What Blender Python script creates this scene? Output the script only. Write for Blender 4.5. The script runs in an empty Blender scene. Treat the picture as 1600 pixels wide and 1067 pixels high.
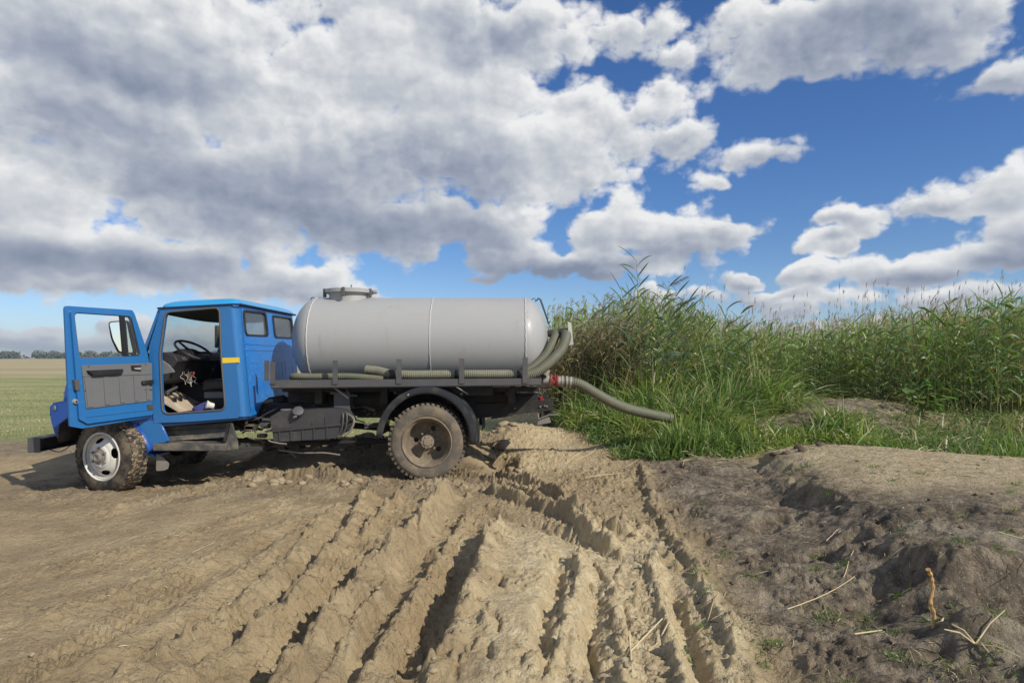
import bpy, math, random
import numpy as np
from mathutils import Vector, Matrix, geometry
random.seed(7)
RS = np.random.RandomState(11)
R = math.radians
SC = bpy.context.scene
COL = SC.collection

# ------------------------------------------------------------------ camera, light, exposure
F = 1040.0            # focal length in photograph pixels (photograph 1600 wide)
HZ = 558.0            # photograph row of the horizon
CH = 1.55             # eye height
cam_d = bpy.data.cameras.new('camera')
cam = bpy.data.objects.new('camera', cam_d)
COL.objects.link(cam)
cam.location = (0, 0, CH)
cam.rotation_euler = (R(90), 0, 0)
cam_d.sensor_width = 36
cam_d.lens = 36 * F / 1600
cam_d.shift_y = (HZ - 533.5) / 1600
cam_d.clip_start = 0.05
cam_d.clip_end = 12000
SC.camera = cam

SUNV = Vector((1.0, -0.88, 0.98)).normalized()
sun_d = bpy.data.lights.new('sun', 'SUN')
sun_d.energy = 4.4
sun_d.angle = R(0.5)
sun_d.color = (1.0, 0.93, 0.82)
sun = bpy.data.objects.new('sun', sun_d)
COL.objects.link(sun)
sun.rotation_euler = SUNV.to_track_quat('Z', 'Y').to_euler()
sun.location = (20, -20, 25)

SC.view_settings.view_transform = 'Standard'
SC.view_settings.look = 'None'
SC.view_settings.exposure = 0.0
SC.view_settings.gamma = 1.0
SC.view_settings.use_curve_mapping = False


class NT:
    """tiny node-tree helper"""
    def __init__(s, tree): s.t = tree; s.n = tree.nodes; s.l = tree.links
    def new(s, typ, **kw):
        n = s.n.new(typ)
        for k, v in kw.items(): setattr(n, k, v)
        return n
    def put(s, sock, val):
        if hasattr(val, 'is_output') or isinstance(val, bpy.types.NodeSocket): s.l.new(val, sock)
        else: sock.default_value = val
    def math(s, op, a, b=None, c=None, clamp=False):
        n = s.new('ShaderNodeMath', operation=op); n.use_clamp = clamp
        s.put(n.inputs[0], a)
        if b is not None: s.put(n.inputs[1], b)
        if c is not None: s.put(n.inputs[2], c)
        return n.outputs[0]
    def vm(s, op, a, b=None, c=None, out=0):
        n = s.new('ShaderNodeVectorMath', operation=op)
        s.put(n.inputs[0], a)
        if b is not None: s.put(n.inputs[1], b)
        if c is not None: s.put(n.inputs[2], c)
        return n.outputs[out]
    def noise(s, vec, scale, detail=4, rough=.5, dim='3D', dist=0.0):
        n = s.new('ShaderNodeTexNoise', noise_dimensions=dim)
        if vec is not None: s.l.new(vec, n.inputs['Vector'])
        n.inputs['Scale'].default_value = scale; n.inputs['Detail'].default_value = detail
        n.inputs['Roughness'].default_value = rough; n.inputs['Distortion'].default_value = dist
        return n.outputs[0]
    def ss(s, v, a, b, lo=0.0, hi=1.0):
        n = s.new('ShaderNodeMapRange', interpolation_type='SMOOTHSTEP')
        s.put(n.inputs[0], v); s.put(n.inputs[1], a); s.put(n.inputs[2], b); s.put(n.inputs[3], lo); s.put(n.inputs[4], hi)
        return n.outputs[0]
    def mix(s, f, a, b, typ='MIX'):
        n = s.new('ShaderNodeMix', data_type='RGBA', blend_type=typ)
        s.put(n.inputs[0], f); s.put(n.inputs[6], a); s.put(n.inputs[7], b)
        return n.outputs[2]


# ---- sky: Nishita gradient, procedural cumulus laid out by direction
def azel(px, py):
    u = (px - 800) / F; v = (HZ - py) / F
    az = math.atan(u); el = math.atan(v * math.cos(az))
    return az, el

CLOUDS = [  # centre x, y, half width, half height (degrees follow from these), weight
    (200, 120, 620, 230, 1.0), (-60, 300, 420, 150, 1.0), (420, 270, 470, 135, 1.0), (640, 130, 380, 200, 1.0),
    (810, 240, 230, 105, 1.0), (945, 205, 160, 70, .8), (1060, 215, 90, 36, .55), (100, 395, 520, 72, 1.0), (620, 345, 260, 60, 1.0),
    (780, 375, 90, 62, 1.0), (640, 10, 260, 90, .9), (800, 60, 90, 90, .7), (880, 160, 90, 60, .8), (990, 50, 85, 36, .75), (1060, 90, 50, 36, .6), (1040, 140, 60, 30, .5),
    (1320, 25, 270, 85, 1.0), (1470, 50, 170, 60, .9), (1215, 90, 85, 48, .7), (1300, 110, 90, 28, .5),
    (960, 355, 95, 50, 1.0), (1050, 368, 110, 48, 1.0), (1130, 358, 66, 34, .9), (860, 410, 130, 30, .8), (970, 410, 130, 24, .6),
    (1175, 245, 62, 22, .42), (1115, 290, 30, 10, .4), (1600, 305, 175, 58, 1.0), (1475, 314, 80, 16, .6),
    (1590, 360, 120, 60, 1.0), (1420, 420, 135, 30, .9), (1540, 408, 150, 40, 1.0), (1330, 345, 52, 34, .9), (1290, 380, 42, 26, .9),
    (1226, 483, 60, 17, 1.0), (1162, 438, 44, 20, 1.0), (1262, 436, 60, 22, .95), (1225, 462, 130, 15, .75), (1490, 465, 170, 24, .7),
    (1570, 130, 90, 34, .8), (430, 436, 150, 38, 1.0), (500, 460, 90, 30, .8), (50, 534, 130, 18, 1.1), (190, 536, 130, 16, 1.0),
    (225, 514, 55, 24, .9), (320, 530, 170, 22, 1.1), (80, 519, 50, 7, .8), (1022, 470, 44, 24, 1.0), (745, 438, 40, 8, .5), (120, 440, 260, 14, .6), (940, 440, 80, 12, .5),
    (1400, 505, 260, 12, .6)]
SHADE = [(430, 330, 330, 75), (60, 225, 260, 90), (720, 320, 130, 60), (120, 400, 300, 40), (880, 425, 110, 22), (620, 250, 200, 60),
         (1440, 440, 130, 16), (1030, 405, 120, 20), (1590, 400, 90, 30), (150, 90, 240, 60), (800, 60, 160, 50), (1320, 60, 180, 45), (1310, 366, 40, 12)]


def build_world():
    w = bpy.data.worlds.new('World'); SC.world = w; w.use_nodes = True
    w.node_tree.nodes.clear()
    # density group
    g = bpy.data.node_groups.new('cloud_density', 'ShaderNodeTree')
    g.interface.new_socket('P', in_out='INPUT', socket_type='NodeSocketVector')
    g.interface.new_socket('D', in_out='OUTPUT', socket_type='NodeSocketFloat')
    g.interface.new_socket('B', in_out='OUTPUT', socket_type='NodeSocketFloat')
    T = NT(g)
    gi = T.new('NodeGroupInput'); go = T.new('NodeGroupOutput')
    P = gi.outputs[0]
    wn = T.new('ShaderNodeTexNoise', noise_dimensions='2D')
    T.l.new(P, wn.inputs['Vector']); wn.inputs['Scale'].default_value = 11; wn.inputs['Detail'].default_value = 4
    wv = T.vm('SUBTRACT', wn.outputs['Color'], (.5, .5, .5))
    wv = T.vm('MULTIPLY', wv, (.085, .05, 0))
    Pw = T.vm('ADD', P, wv)
    acc = None
    for (cx, cy, rx, ry, wt) in CLOUDS:
        a, e = azel(cx, cy); s = F / math.cos(a)**-2
        ra = max(rx / F * math.cos(a) ** 2, 1e-3); re = max(ry / F * math.cos(a), 1e-3)
        q = T.vm('MULTIPLY_ADD', Pw, (1 / ra, 1 / re, 0), (-a / ra, -e / re, 0))
        ln = T.vm('LENGTH', q, out=1)
        m = T.math('MULTIPLY_ADD', ln, -wt * 1.0, wt)
        acc = m if acc is None else T.math('SMOOTH_MAX', acc, m, .18)
    sp = T.new('ShaderNodeSeparateXYZ'); T.l.new(P, sp.inputs[0])
    # beyond the frame the same broken cloud goes on
    oa = T.ss(T.math('ABSOLUTE', sp.outputs[0]), .74, .95)
    oe = T.ss(sp.outputs[1], .50, .65)
    om = T.math('MAXIMUM', oa, oe)
    cov = T.noise(P, 2.2, 3, .5, '2D')
    cov = T.math('MULTIPLY_ADD', cov, 4.5, -2.2)
    cov = T.math('MULTIPLY_ADD', om, T.math('ADD', cov, 2.0), -2.0)
    acc = T.math('SMOOTH_MAX', acc, cov, .1)
    acc = T.math('MAXIMUM', acc, -1.0)
    Pn = T.vm('MULTIPLY', P, (1, 1.35, 0))
    wn2 = T.new('ShaderNodeTexNoise', noise_dimensions='2D')
    T.l.new(Pn, wn2.inputs['Vector']); wn2.inputs['Scale'].default_value = 26; wn2.inputs['Detail'].default_value = 3
    Pq = T.vm('ADD', Pn, T.vm('MULTIPLY', T.vm('SUBTRACT', wn2.outputs['Color'], (.5, .5, .5)), (.022, .022, 0)))
    n1 = T.noise(Pn, 9, 9, .61, '2D')
    puff = None
    for sc_, w_ in ((13, .34), (29, .17), (66, .09)):
        vo = T.new('ShaderNodeTexVoronoi', voronoi_dimensions='2D', feature='F1')
        T.l.new(Pq, vo.inputs['Vector']); vo.inputs['Scale'].default_value = sc_
        t_ = T.math('POWER', vo.outputs[0], 2.0); t_ = T.math('MULTIPLY_ADD', t_, -w_ * 2.2, w_ * .75)
        puff = t_ if puff is None else T.math('ADD', puff, t_)
    n = T.math('MULTIPLY_ADD', n1, 1.45, -.735)
    n = T.math('ADD', n, puff)
    amp = T.ss(sp.outputs[1], 0.0, .35, .6, 1.0)
    amp = T.math('MULTIPLY', amp, T.ss(acc, .35, .8, 1.0, .66))
    D = T.math('MULTIPLY_ADD', n, amp, T.math('MINIMUM', acc, .75))
    T.l.new(D, go.inputs[0]); T.l.new(acc, go.inputs[1])

    W = NT(w.node_tree)
    tc = W.new('ShaderNodeTexCoord')
    sx = W.new('ShaderNodeSeparateXYZ'); W.l.new(tc.outputs['Generated'], sx.inputs[0])
    az = W.math('ARCTAN2', sx.outputs[0], sx.outputs[1])
    el = W.math('ARCSINE', sx.outputs[2])
    cb = W.new('ShaderNodeCombineXYZ'); W.l.new(az, cb.inputs[0]); W.l.new(el, cb.inputs[1])

    def dens(off):
        gn = W.new('ShaderNodeGroup'); gn.node_tree = g
        W.l.new(W.vm('ADD', cb.outputs[0], off), gn.inputs[0])
        return gn.outputs
    d0 = dens((0, 0, 0)); dn = dens((-.006, -.009, 0)); du = dens((.006, .010, 0)); dd = dens((-.02, -.045, 0))
    sky = W.new('ShaderNodeTexSky', sky_type='NISHITA')
    sky.sun_disc = False
    sky.sun_elevation = math.asin(SUNV.z)
    sky.sun_rotation = math.atan2(SUNV.x, SUNV.y)
    sky.altitude = 100; sky.air_density = 1.0; sky.dust_density = .3; sky.ozone_density = 3.0
    hs = W.new('ShaderNodeHueSaturation'); hs.inputs['Saturation'].default_value = 1.22
    W.l.new(sky.outputs[0], hs.inputs['Color'])
    tint = W.mix(W.ss(el, -.02, .16), (.090, .102, .136, 1), (.078, .087, .110, 1))
    skyc = W.mix(1.0, hs.outputs[0], tint, 'MULTIPLY')
    # lighting of cloud: puffs face the sun, bases fall away
    grad = W.math('SUBTRACT', dn[0], du[0])
    big = W.math('SUBTRACT', d0[1], dd[1])
    shd = None
    for (cx, cy, rx, ry) in SHADE:
        a, e = azel(cx, cy); ra = rx / F * math.cos(a) ** 2; re = ry / F * math.cos(a)
        q = W.vm('MULTIPLY_ADD', cb.outputs[0], (1 / ra, 1 / re, 0), (-a / ra, -e / re, 0))
        m = W.math('SUBTRACT', 1, W.vm('LENGTH', q, out=1))
        shd = m if shd is None else W.math('SMOOTH_MAX', shd, m, .3)
    lfn = W.noise(cb.outputs[0], 3.6, 4, .55, '2D')
    shd = W.math('ADD', shd, W.math('MULTIPLY_ADD', lfn, 2.0, -1.05))
    sh = W.ss(shd, -.35, .75)
    gsm = W.math('MULTIPLY', grad, .50)
    lit = W.math('MULTIPLY_ADD', sh, -.40, .84)
    lit = W.math('ADD', lit, W.math('MINIMUM', W.math('MAXIMUM', gsm, -.22), .26))
    lit = W.math('ADD', lit, W.math('MINIMUM', W.math('MAXIMUM', W.math('MULTIPLY', big, -.30), -.22), .16))
    thick = W.ss(d0[0], .25, 1.1)
    lit = W.math('MULTIPLY_ADD', thick, -.14, lit)
    ramp = W.new('ShaderNodeValToRGB')
    W.l.new(lit, ramp.inputs[0])
    cr = ramp.color_ramp
    cr.elements[0].position = 0.0; cr.elements[0].color = (.22, .265, .365, 1)
    cr.elements[1].position = 1.0; cr.elements[1].color = (.87, .875, .875, 1)
    e = cr.elements.new(.35); e.color = (.37, .41, .50, 1)
    e = cr.elements.new(.65); e.color = (.57, .60, .645, 1)
    al = W.ss(d0[0], .09, W.ss(el, .10, .35, .36, .55))
    # distance whitening of low cloud
    lowc = W.ss(el, .0, .10, .45, 0.0)
    cc = W.mix(lowc, ramp.outputs[0], (.62, .68, .74, 1))
    al = W.math('MULTIPLY', al, W.ss(el, -.01, .02))
    col = W.mix(al, skyc, cc)
    bg = W.new('ShaderNodeBackground'); W.l.new(col, bg.inputs[0]); bg.inputs[1].default_value = 1.0
    ow = W.new('ShaderNodeOutputWorld'); W.l.new(bg.outputs[0], ow.inputs[0])
    w.cycles.sampling_method = 'MANUAL'; w.cycles.sample_map_resolution = 512


build_world()

# ------------------------------------------------------------------ materials
MATS = {}


def mat(name, col, rough=.6, metal=0.0, var=.15, vscale=6.0, bump=0.0, bscale=60.0, dirt=None, dirt_amt=0.0, dscale=3.0, spec=.5, coat=0.0):
    if name in MATS: return MATS[name]
    m = bpy.data.materials.new(name); m.use_nodes = True
    T = NT(m.node_tree); b = m.node_tree.nodes['Principled BSDF']
    tc = T.new('ShaderNodeTexCoord')
    geo = T.new('ShaderNodeNewGeometry')
    n = T.noise(geo.outputs['Position'], vscale, 5, .6)
    f = T.math('MULTIPLY_ADD', n, 2 * var, 1 - var)
    c = T.vm('SCALE', tuple(col)); c.node.inputs[3].default_value = 1; T.l.new(f, c.node.inputs[3])
    cc = c
    if dirt:
        dn = T.noise(geo.outputs['Position'], dscale, 8, .65)
        df = T.ss(dn, .62 - dirt_amt * .35, .78 - dirt_amt * .2)
        cc = T.mix(T.math('MULTIPLY', df, min(1, dirt_amt * 1.4)), c, (*dirt, 1))
        rr = T.math('MULTIPLY_ADD', df, .4, rough, clamp=True)
        T.l.new(rr, b.inputs['Roughness'])
    else:
        b.inputs['Roughness'].default_value = rough
    T.l.new(cc, b.inputs['Base Color'])
    b.inputs['Metallic'].default_value = metal
    b.inputs['Specular IOR Level'].default_value = spec
    b.inputs['Coat Weight'].default_value = coat
    b.inputs['Coat Roughness'].default_value = .12
    if bump:
        bn = T.noise(geo.outputs['Position'], bscale, 4, .6)
        bp = T.new('ShaderNodeBump'); bp.inputs['Strength'].default_value = bump; bp.inputs['Distance'].default_value = .01
        T.l.new(bn, bp.inputs['Height']); T.l.new(bp.outputs[0], b.inputs['Normal'])
    MATS[name] = m
    return m


def glass(name, tint, dust):
    m = bpy.data.materials.new(name); m.use_nodes = True
    T = NT(m.node_tree); m.node_tree.nodes.clear()
    tr = T.new('ShaderNodeBsdfTransparent'); tr.inputs[0].default_value = (*tint, 1)
    gl = T.new('ShaderNodeBsdfGlossy'); gl.inputs['Roughness'].default_value = .03
    df = T.new('ShaderNodeBsdfDiffuse'); df.inputs[0].default_value = (.42, .44, .43, 1)
    lw = T.new('ShaderNodeLayerWeight'); lw.inputs[0].default_value = .5
    fr = T.math('MULTIPLY_ADD', T.math('POWER', lw.outputs[1], 5.0), .9, .03)
    m1 = T.new('ShaderNodeMixShader'); T.l.new(fr, m1.inputs[0]); T.l.new(tr.outputs[0], m1.inputs[1]); T.l.new(gl.outputs[0], m1.inputs[2])
    m2 = T.new('ShaderNodeMixShader')
    geo = T.new('ShaderNodeNewGeometry')
    n = T.noise(geo.outputs['Position'], 5, 5, .6)
    T.l.new(T.math('MULTIPLY_ADD', n, dust, dust * .5), m2.inputs[0])
    T.l.new(m1.outputs[0], m2.inputs[1]); T.l.new(df.outputs[0], m2.inputs[2])
    o = T.new('ShaderNodeOutputMaterial'); T.l.new(m2.outputs[0], o.inputs[0])
    return m


DUST = (.30, .25, .18)
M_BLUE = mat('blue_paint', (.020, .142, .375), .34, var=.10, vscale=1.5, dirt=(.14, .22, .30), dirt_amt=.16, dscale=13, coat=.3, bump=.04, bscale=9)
M_BLUE_R = mat('blue_paint_rear', (.014, .175, .560), .34, var=.2, vscale=4, dirt=(.12, .34, .60), dirt_amt=.35, dscale=22, coat=.2, bump=.05, bscale=9)  # cab blue set brighter for the rear wall, mottled with paler blue
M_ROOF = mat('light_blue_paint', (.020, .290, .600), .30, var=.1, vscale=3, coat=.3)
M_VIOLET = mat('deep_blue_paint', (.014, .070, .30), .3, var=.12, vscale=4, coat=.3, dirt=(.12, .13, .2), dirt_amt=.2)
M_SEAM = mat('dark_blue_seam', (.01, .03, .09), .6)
M_TRIM = mat('grey_door_trim', (.135, .138, .142), .75, var=.12, vscale=9, bump=.15, bscale=120)
M_BLACK = mat('black_plastic', (.016, .016, .018), .5, var=.3, dirt=(.07, .06, .05), dirt_amt=.3)
M_DARK = mat('dark_interior', (.022, .022, .024), .7, var=.3, dirt=(.06, .055, .05), dirt_amt=.3)
M_CHASSIS = mat('chassis_black', (.016, .015, .014), .7, var=.4, dirt=(.10, .08, .055), dirt_amt=.45, bump=.3, bscale=30)
M_GREY = mat('grey_steel_paint', (.082, .080, .082), .55, var=.2, dirt=(.14, .12, .09), dirt_amt=.3, bump=.1)
M_STEP = mat('step_grey', (.060, .060, .060), .6, var=.25, dirt=(.26, .22, .15), dirt_amt=.5, dscale=4, bump=.15)
M_FUEL = mat('fuel_tank_grey', (.048, .047, .048), .5, var=.25, dirt=(.13, .11, .09), dirt_amt=.35, bump=.1)
M_FENDER = mat('rear_fender_black', (.022, .025, .030), .32, var=.25, dirt=(.12, .10, .075), dirt_amt=.35, dscale=4)
M_TANK = mat('tank_grey_paint', (.355, .358, .350), .45, var=.035, vscale=2.2, dirt=(.34, .33, .30), dirt_amt=.25, dscale=1.6, coat=.08, bump=.03, bscale=5)
M_WELD = mat('weld_light', (.47, .465, .45), .5, bump=.5, bscale=90)
M_TYRE = mat('tyre_dusty', (.125, .110, .090), .9, var=.3, vscale=10, dirt=(.24, .19, .13), dirt_amt=.6, dscale=7, bump=.4, bscale=50, spec=.2)
M_TYREMUD = mat('tyre_front_dark', (.034, .032, .029), .9, var=.3, vscale=10, dirt=(.17, .138, .098), dirt_amt=.62, dscale=6, bump=.5, bscale=40, spec=.2)
M_MUDCAKE = mat('caked_mud', (.26, .20, .13), .95, var=.35, vscale=14, bump=1.0, bscale=35, spec=.1)
M_WHITE = mat('white_wheel_paint', (.62, .60, .54), .5, var=.12, dirt=(.30, .25, .19), dirt_amt=.35, dscale=14)
M_RIMTAN = mat('dusty_rim', (.25, .20, .135), .8, var=.2, vscale=12, bump=.2)
M_HUB = mat('hub_steel', (.20, .185, .16), .6, var=.3, dirt=(.30, .25, .18), dirt_amt=.4, dscale=20)
M_RED = mat('red_valve', (.26, .035, .03), .5, var=.3, dirt=(.26, .17, .13), dirt_amt=.5, dscale=20)
M_DRED = mat('dark_red_pump', (.16, .012, .012), .5, var=.3)
M_LAMP = mat('red_lamp', (.5, .03, .02), .25)
M_CAST = mat('cast_aluminium', (.36, .345, .31), .5, metal=.2, var=.2, dirt=(.26, .2, .14), dirt_amt=.35, dscale=20)
M_HOSE = mat('hose_green_grey', (.120, .122, .080), .6, var=.18, vscale=8, dirt=(.20, .18, .12), dirt_amt=.35, dscale=7)
M_HOSEL = mat('hose_light_ribbed', (.185, .182, .125), .65, var=.18, vscale=8, dirt=(.14, .14, .09), dirt_amt=.4, dscale=7)
M_YELLOW = mat('yellow_tape', (.80, .55, .03), .5, var=.06)
M_RUBBER = mat('rubber_seal', (.10, .095, .09), .7)
M_FLOOR = mat('cab_floor_mat', (.42, .34, .25), .85, var=.3, vscale=9, dirt=(.62, .52, .36), dirt_amt=.5, dscale=7)
M_CLOTH = mat('navy_cloth', (.035, .04, .16), .9, var=.4, vscale=12)
M_PLATE = mat('pale_plate', (.42, .43, .38), .6, dirt=(.3, .26, .18), dirt_amt=.4)
M_BONE = mat('dry_straw', (.56, .46, .27), .8, var=.25, vscale=20)
M_ROOT = mat('root_orange', (.52, .32, .12), .8, var=.35, vscale=30, dirt=(.2, .13, .07), dirt_amt=.5, dscale=40)
M_MIRROR = mat('mirror_glass', (.8, .82, .82), .02, metal=1.0, var=.02)
M_GLASS = glass('clear_glass', (.90, .93, .93), .05)
M_GLASSR = glass('dusty_rear_glass', (.55, .62, .68), .16)

# ------------------------------------------------------------------ mesh helpers
WLOC = {}


class MB:
    def __init__(s): s.v = []; s.f = []
    def add(s, vs, fs):
        o = len(s.v); s.v += [tuple(p) for p in vs]; s.f += [tuple(i + o for i in f) for f in fs]; return s
    def box(s, x0, x1, y0, y1, z0, z1):
        v = [(x, y, z) for z in (z0, z1) for y in (y0, y1) for x in (x0, x1)]
        return s.add(v, [(0, 2, 3, 1), (4, 5, 7, 6), (0, 1, 5, 4), (2, 6, 7, 3), (0, 4, 6, 2), (1, 3, 7, 5)])
    def hexa(s, a, b):
        """a, b: two quads (4 pts each) joined"""
        return s.add(list(a) + list(b), [(3, 2, 1, 0), (4, 5, 6, 7), (0, 1, 5, 4), (1, 2, 6, 5), (2, 3, 7, 6), (3, 0, 4, 7)])
    def prism(s, outer, holes, fn, w0, w1):
        """outline (2-d) with holes, mapped by fn(u, v, w)"""
        loops = [outer] + list(holes)
        flat = [p for L in loops for p in L]
        tris = geometry.tessellate_polygon([[Vector((p[0], p[1], 0)) for p in L] for L in loops])
        n = len(flat)
        vs = [fn(p[0], p[1], w0) for p in flat] + [fn(p[0], p[1], w1) for p in flat]
        fs = [tuple(t) for t in tris] + [tuple(i + n for i in reversed(t)) for t in tris]
        k = 0
        for L in loops:
            m = len(L)
            for i in range(m): fs.append((k + i, k + (i + 1) % m, n + k + (i + 1) % m, n + k + i))
            k += m
        return s.add(vs, fs)
    def tube(s, path, r, n=10, cap=True):
        P = [Vector(p) for p in path]; rr = r if hasattr(r, '__len__') else [r] * len(P)
        t0 = (P[1] - P[0]).normalized()
        up = Vector((0, 0, 1)) if abs(t0.z) < .9 else Vector((1, 0, 0))
        nrm = t0.cross(up).normalized(); vs = []
        for i, p in enumerate(P):
            t = (P[min(i + 1, len(P) - 1)] - P[max(i - 1, 0)]).normalized()
            nrm = (nrm - t * nrm.dot(t)).normalized(); b = t.cross(nrm)
            for k in range(n):
                a = 2 * math.pi * k / n
                vs.append(p + (nrm * math.cos(a) + b * math.sin(a)) * rr[i])
        fs = []
        for i in range(len(P) - 1):
            for k in range(n):
                fs.append((i * n + k, i * n + (k + 1) % n, (i + 1) * n + (k + 1) % n, (i + 1) * n + k))
        if cap: fs += [tuple(range(n - 1, -1, -1)), tuple(range((len(P) - 1) * n, len(P) * n))]
        return s.add(vs, fs)
    def lathe(s, prof, c, ax, n=32, skip=None, jitter=None):
        """prof: (radius, height along ax)"""
        ax = Vector(ax).normalized(); c = Vector(c)
        up = Vector((0, 0, 1)) if abs(ax.z) < .9 else Vector((1, 0, 0))
        e1 = up.cross(ax).normalized(); e2 = ax.cross(e1); vs = []
        for (r, h) in prof:
            for k in range(n):
                a = 2 * math.pi * k / n
                vs.append(c + ax * h + (e1 * math.cos(a) + e2 * math.sin(a)) * r)
        fs = []
        for i in range(len(prof) - 1):
            for k in range(n):
                if skip:
                    rm = (prof[i][0] + prof[i + 1][0]) / 2; am = 2 * math.pi * (k + .5) / n
                    if skip(rm * math.cos(am), rm * math.sin(am), i): continue
                fs.append((i * n + k, (i + 1) * n + k, (i + 1) * n + (k + 1) % n, i * n + (k + 1) % n))
        return s.add(vs, fs)
    def build(s, name, m, parent=None, smooth=True, bevel=0.0, seg=2, angle=35, solid=0.0):
        me = bpy.data.meshes.new(name)
        V = np.array(s.v, dtype=float)
        c = (V.min(0) + V.max(0)) / 2 if len(V) else np.zeros(3)
        if parent is None: c[2] = V[:, 2].min()
        me.from_pydata([tuple(p) for p in V - c], [], s.f)
        me.validate(); me.update()
        bm = __import__('bmesh').new(); bm.from_mesh(me)
        __import__('bmesh').ops.recalc_face_normals(bm, faces=bm.faces); bm.to_mesh(me); bm.free()
        if smooth:
            me.shade_smooth(); me.set_sharp_from_angle(angle=R(angle))
        me.materials.append(m)
        o = bpy.data.objects.new(name, me); COL.objects.link(o)
        WLOC[o.name] = Vector(c)
        pl = WLOC[parent.name] if parent else Vector((0, 0, 0))
        o.parent = parent; o.location = Vector(c) - pl
        if solid:
            md = o.modifiers.new('solid', 'SOLIDIFY'); md.thickness = solid; md.offset = 0
        if bevel:
            md = o.modifiers.new('bevel', 'BEVEL'); md.width = bevel; md.segments = seg; md.limit_method = 'ANGLE'; md.angle_limit = R(40)
        return o


def tag(o, label=None, cat=None, group=None, kind=None):
    if label: o['label'] = label
    if cat: o['category'] = cat
    if group: o['group'] = group
    if kind: o['kind'] = kind
    return o


def empty(name, loc):
    o = bpy.data.objects.new(name, None); COL.objects.link(o); o.location = loc; o.empty_display_size = .2
    WLOC[o.name] = Vector(loc)
    return o


def W(px, py, Y):
    """point at distance Y seen at photograph pixel px, py"""
    return Vector(((px - 800) / F * Y, Y, CH - (py - HZ) / F * Y))


def WX(px, Y): return (px - 800) / F * Y
def WZ(py, Y): return CH - (py - HZ) / F * Y


def spline(pts, n):
    """Catmull-Rom through pts"""
    P = [Vector(p) for p in pts]; P = [P[0] * 2 - P[1]] + P + [P[-1] * 2 - P[-2]]; out = []
    segs = len(P) - 3
    for i in range(segs):
        a, b, c, d = P[i:i + 4]
        m = max(2, int(n / segs))
        for k in range(m):
            t = k / m
            out.append(.5 * ((2 * b) + (c - a) * t + (2 * a - 5 * b + 4 * c - d) * t * t + (3 * b - a - 3 * c + d) * t ** 3))
    out.append(P[-2]); return out


# ------------------------------------------------------------------ noise in numpy
_perm = RS.permutation(256); _perm = np.concatenate([_perm, _perm])
_ang = RS.rand(256) * 2 * np.pi
_gx = np.cos(_ang); _gy = np.sin(_ang)


def pn(x, y, seed=0):
    x = x + seed * 17.31; y = y + seed * 9.73
    xi = np.floor(x).astype(np.int64); yi = np.floor(y).astype(np.int64)
    xf = x - xi; yf = y - yi; xi &= 255; yi &= 255
    u = xf * xf * xf * (xf * (xf * 6 - 15) + 10); v = yf * yf * yf * (yf * (yf * 6 - 15) + 10)
    def gr(i, j, dx, dy):
        h = _perm[_perm[(xi + i) & 255] + ((yi + j) & 255)]
        return _gx[h] * dx + _gy[h] * dy
    a = gr(0, 0, xf, yf); b = gr(1, 0, xf - 1, yf); c = gr(0, 1, xf, yf - 1); d = gr(1, 1, xf - 1, yf - 1)
    return (a + u * (b - a) + v * (c + u * (d - c) - (a + u * (b - a)))) * 1.4


def fbm(x, y, f, o=4, seed=0, g=.5):
    r = 0; a = 1; t = 0
    for i in range(o):
        r = r + a * pn(x * f, y * f, seed + i); t += a; a *= g; f *= 2.03
    return r / t


def sst(v, a, b):
    t = np.clip((v - a) / (b - a), 0, 1); return t * t * (3 - 2 * t)


def pldist(x, y, pts):
    """distance to polyline, signed side (+ = right of travel), parameter 0..1"""
    best = np.full(x.shape, 1e9); side = np.zeros(x.shape); par = np.zeros(x.shape)
    P = np.array(pts, float); n = len(P) - 1
    for i in range(n):
        a = P[i]; d = P[i + 1] - a; L2 = d @ d
        t0 = ((x - a[0]) * d[0] + (y - a[1]) * d[1]) / L2
        t = np.clip(t0, 0, 1)
        ex = x - a[0] - t * d[0]; ey = y - a[1] - t * d[1]
        dd = np.hypot(ex, ey); m = dd < best
        best[m] = dd[m]; side[m] = np.sign(ex * d[1] - ey * d[0])[m]; par[m] = ((i + t) / n)[m]
    return best, side, par


def g(px, py, z=0.0):
    Y = (CH - z) * F / (py - HZ); return ((px - 800) / F * Y, Y)


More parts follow.
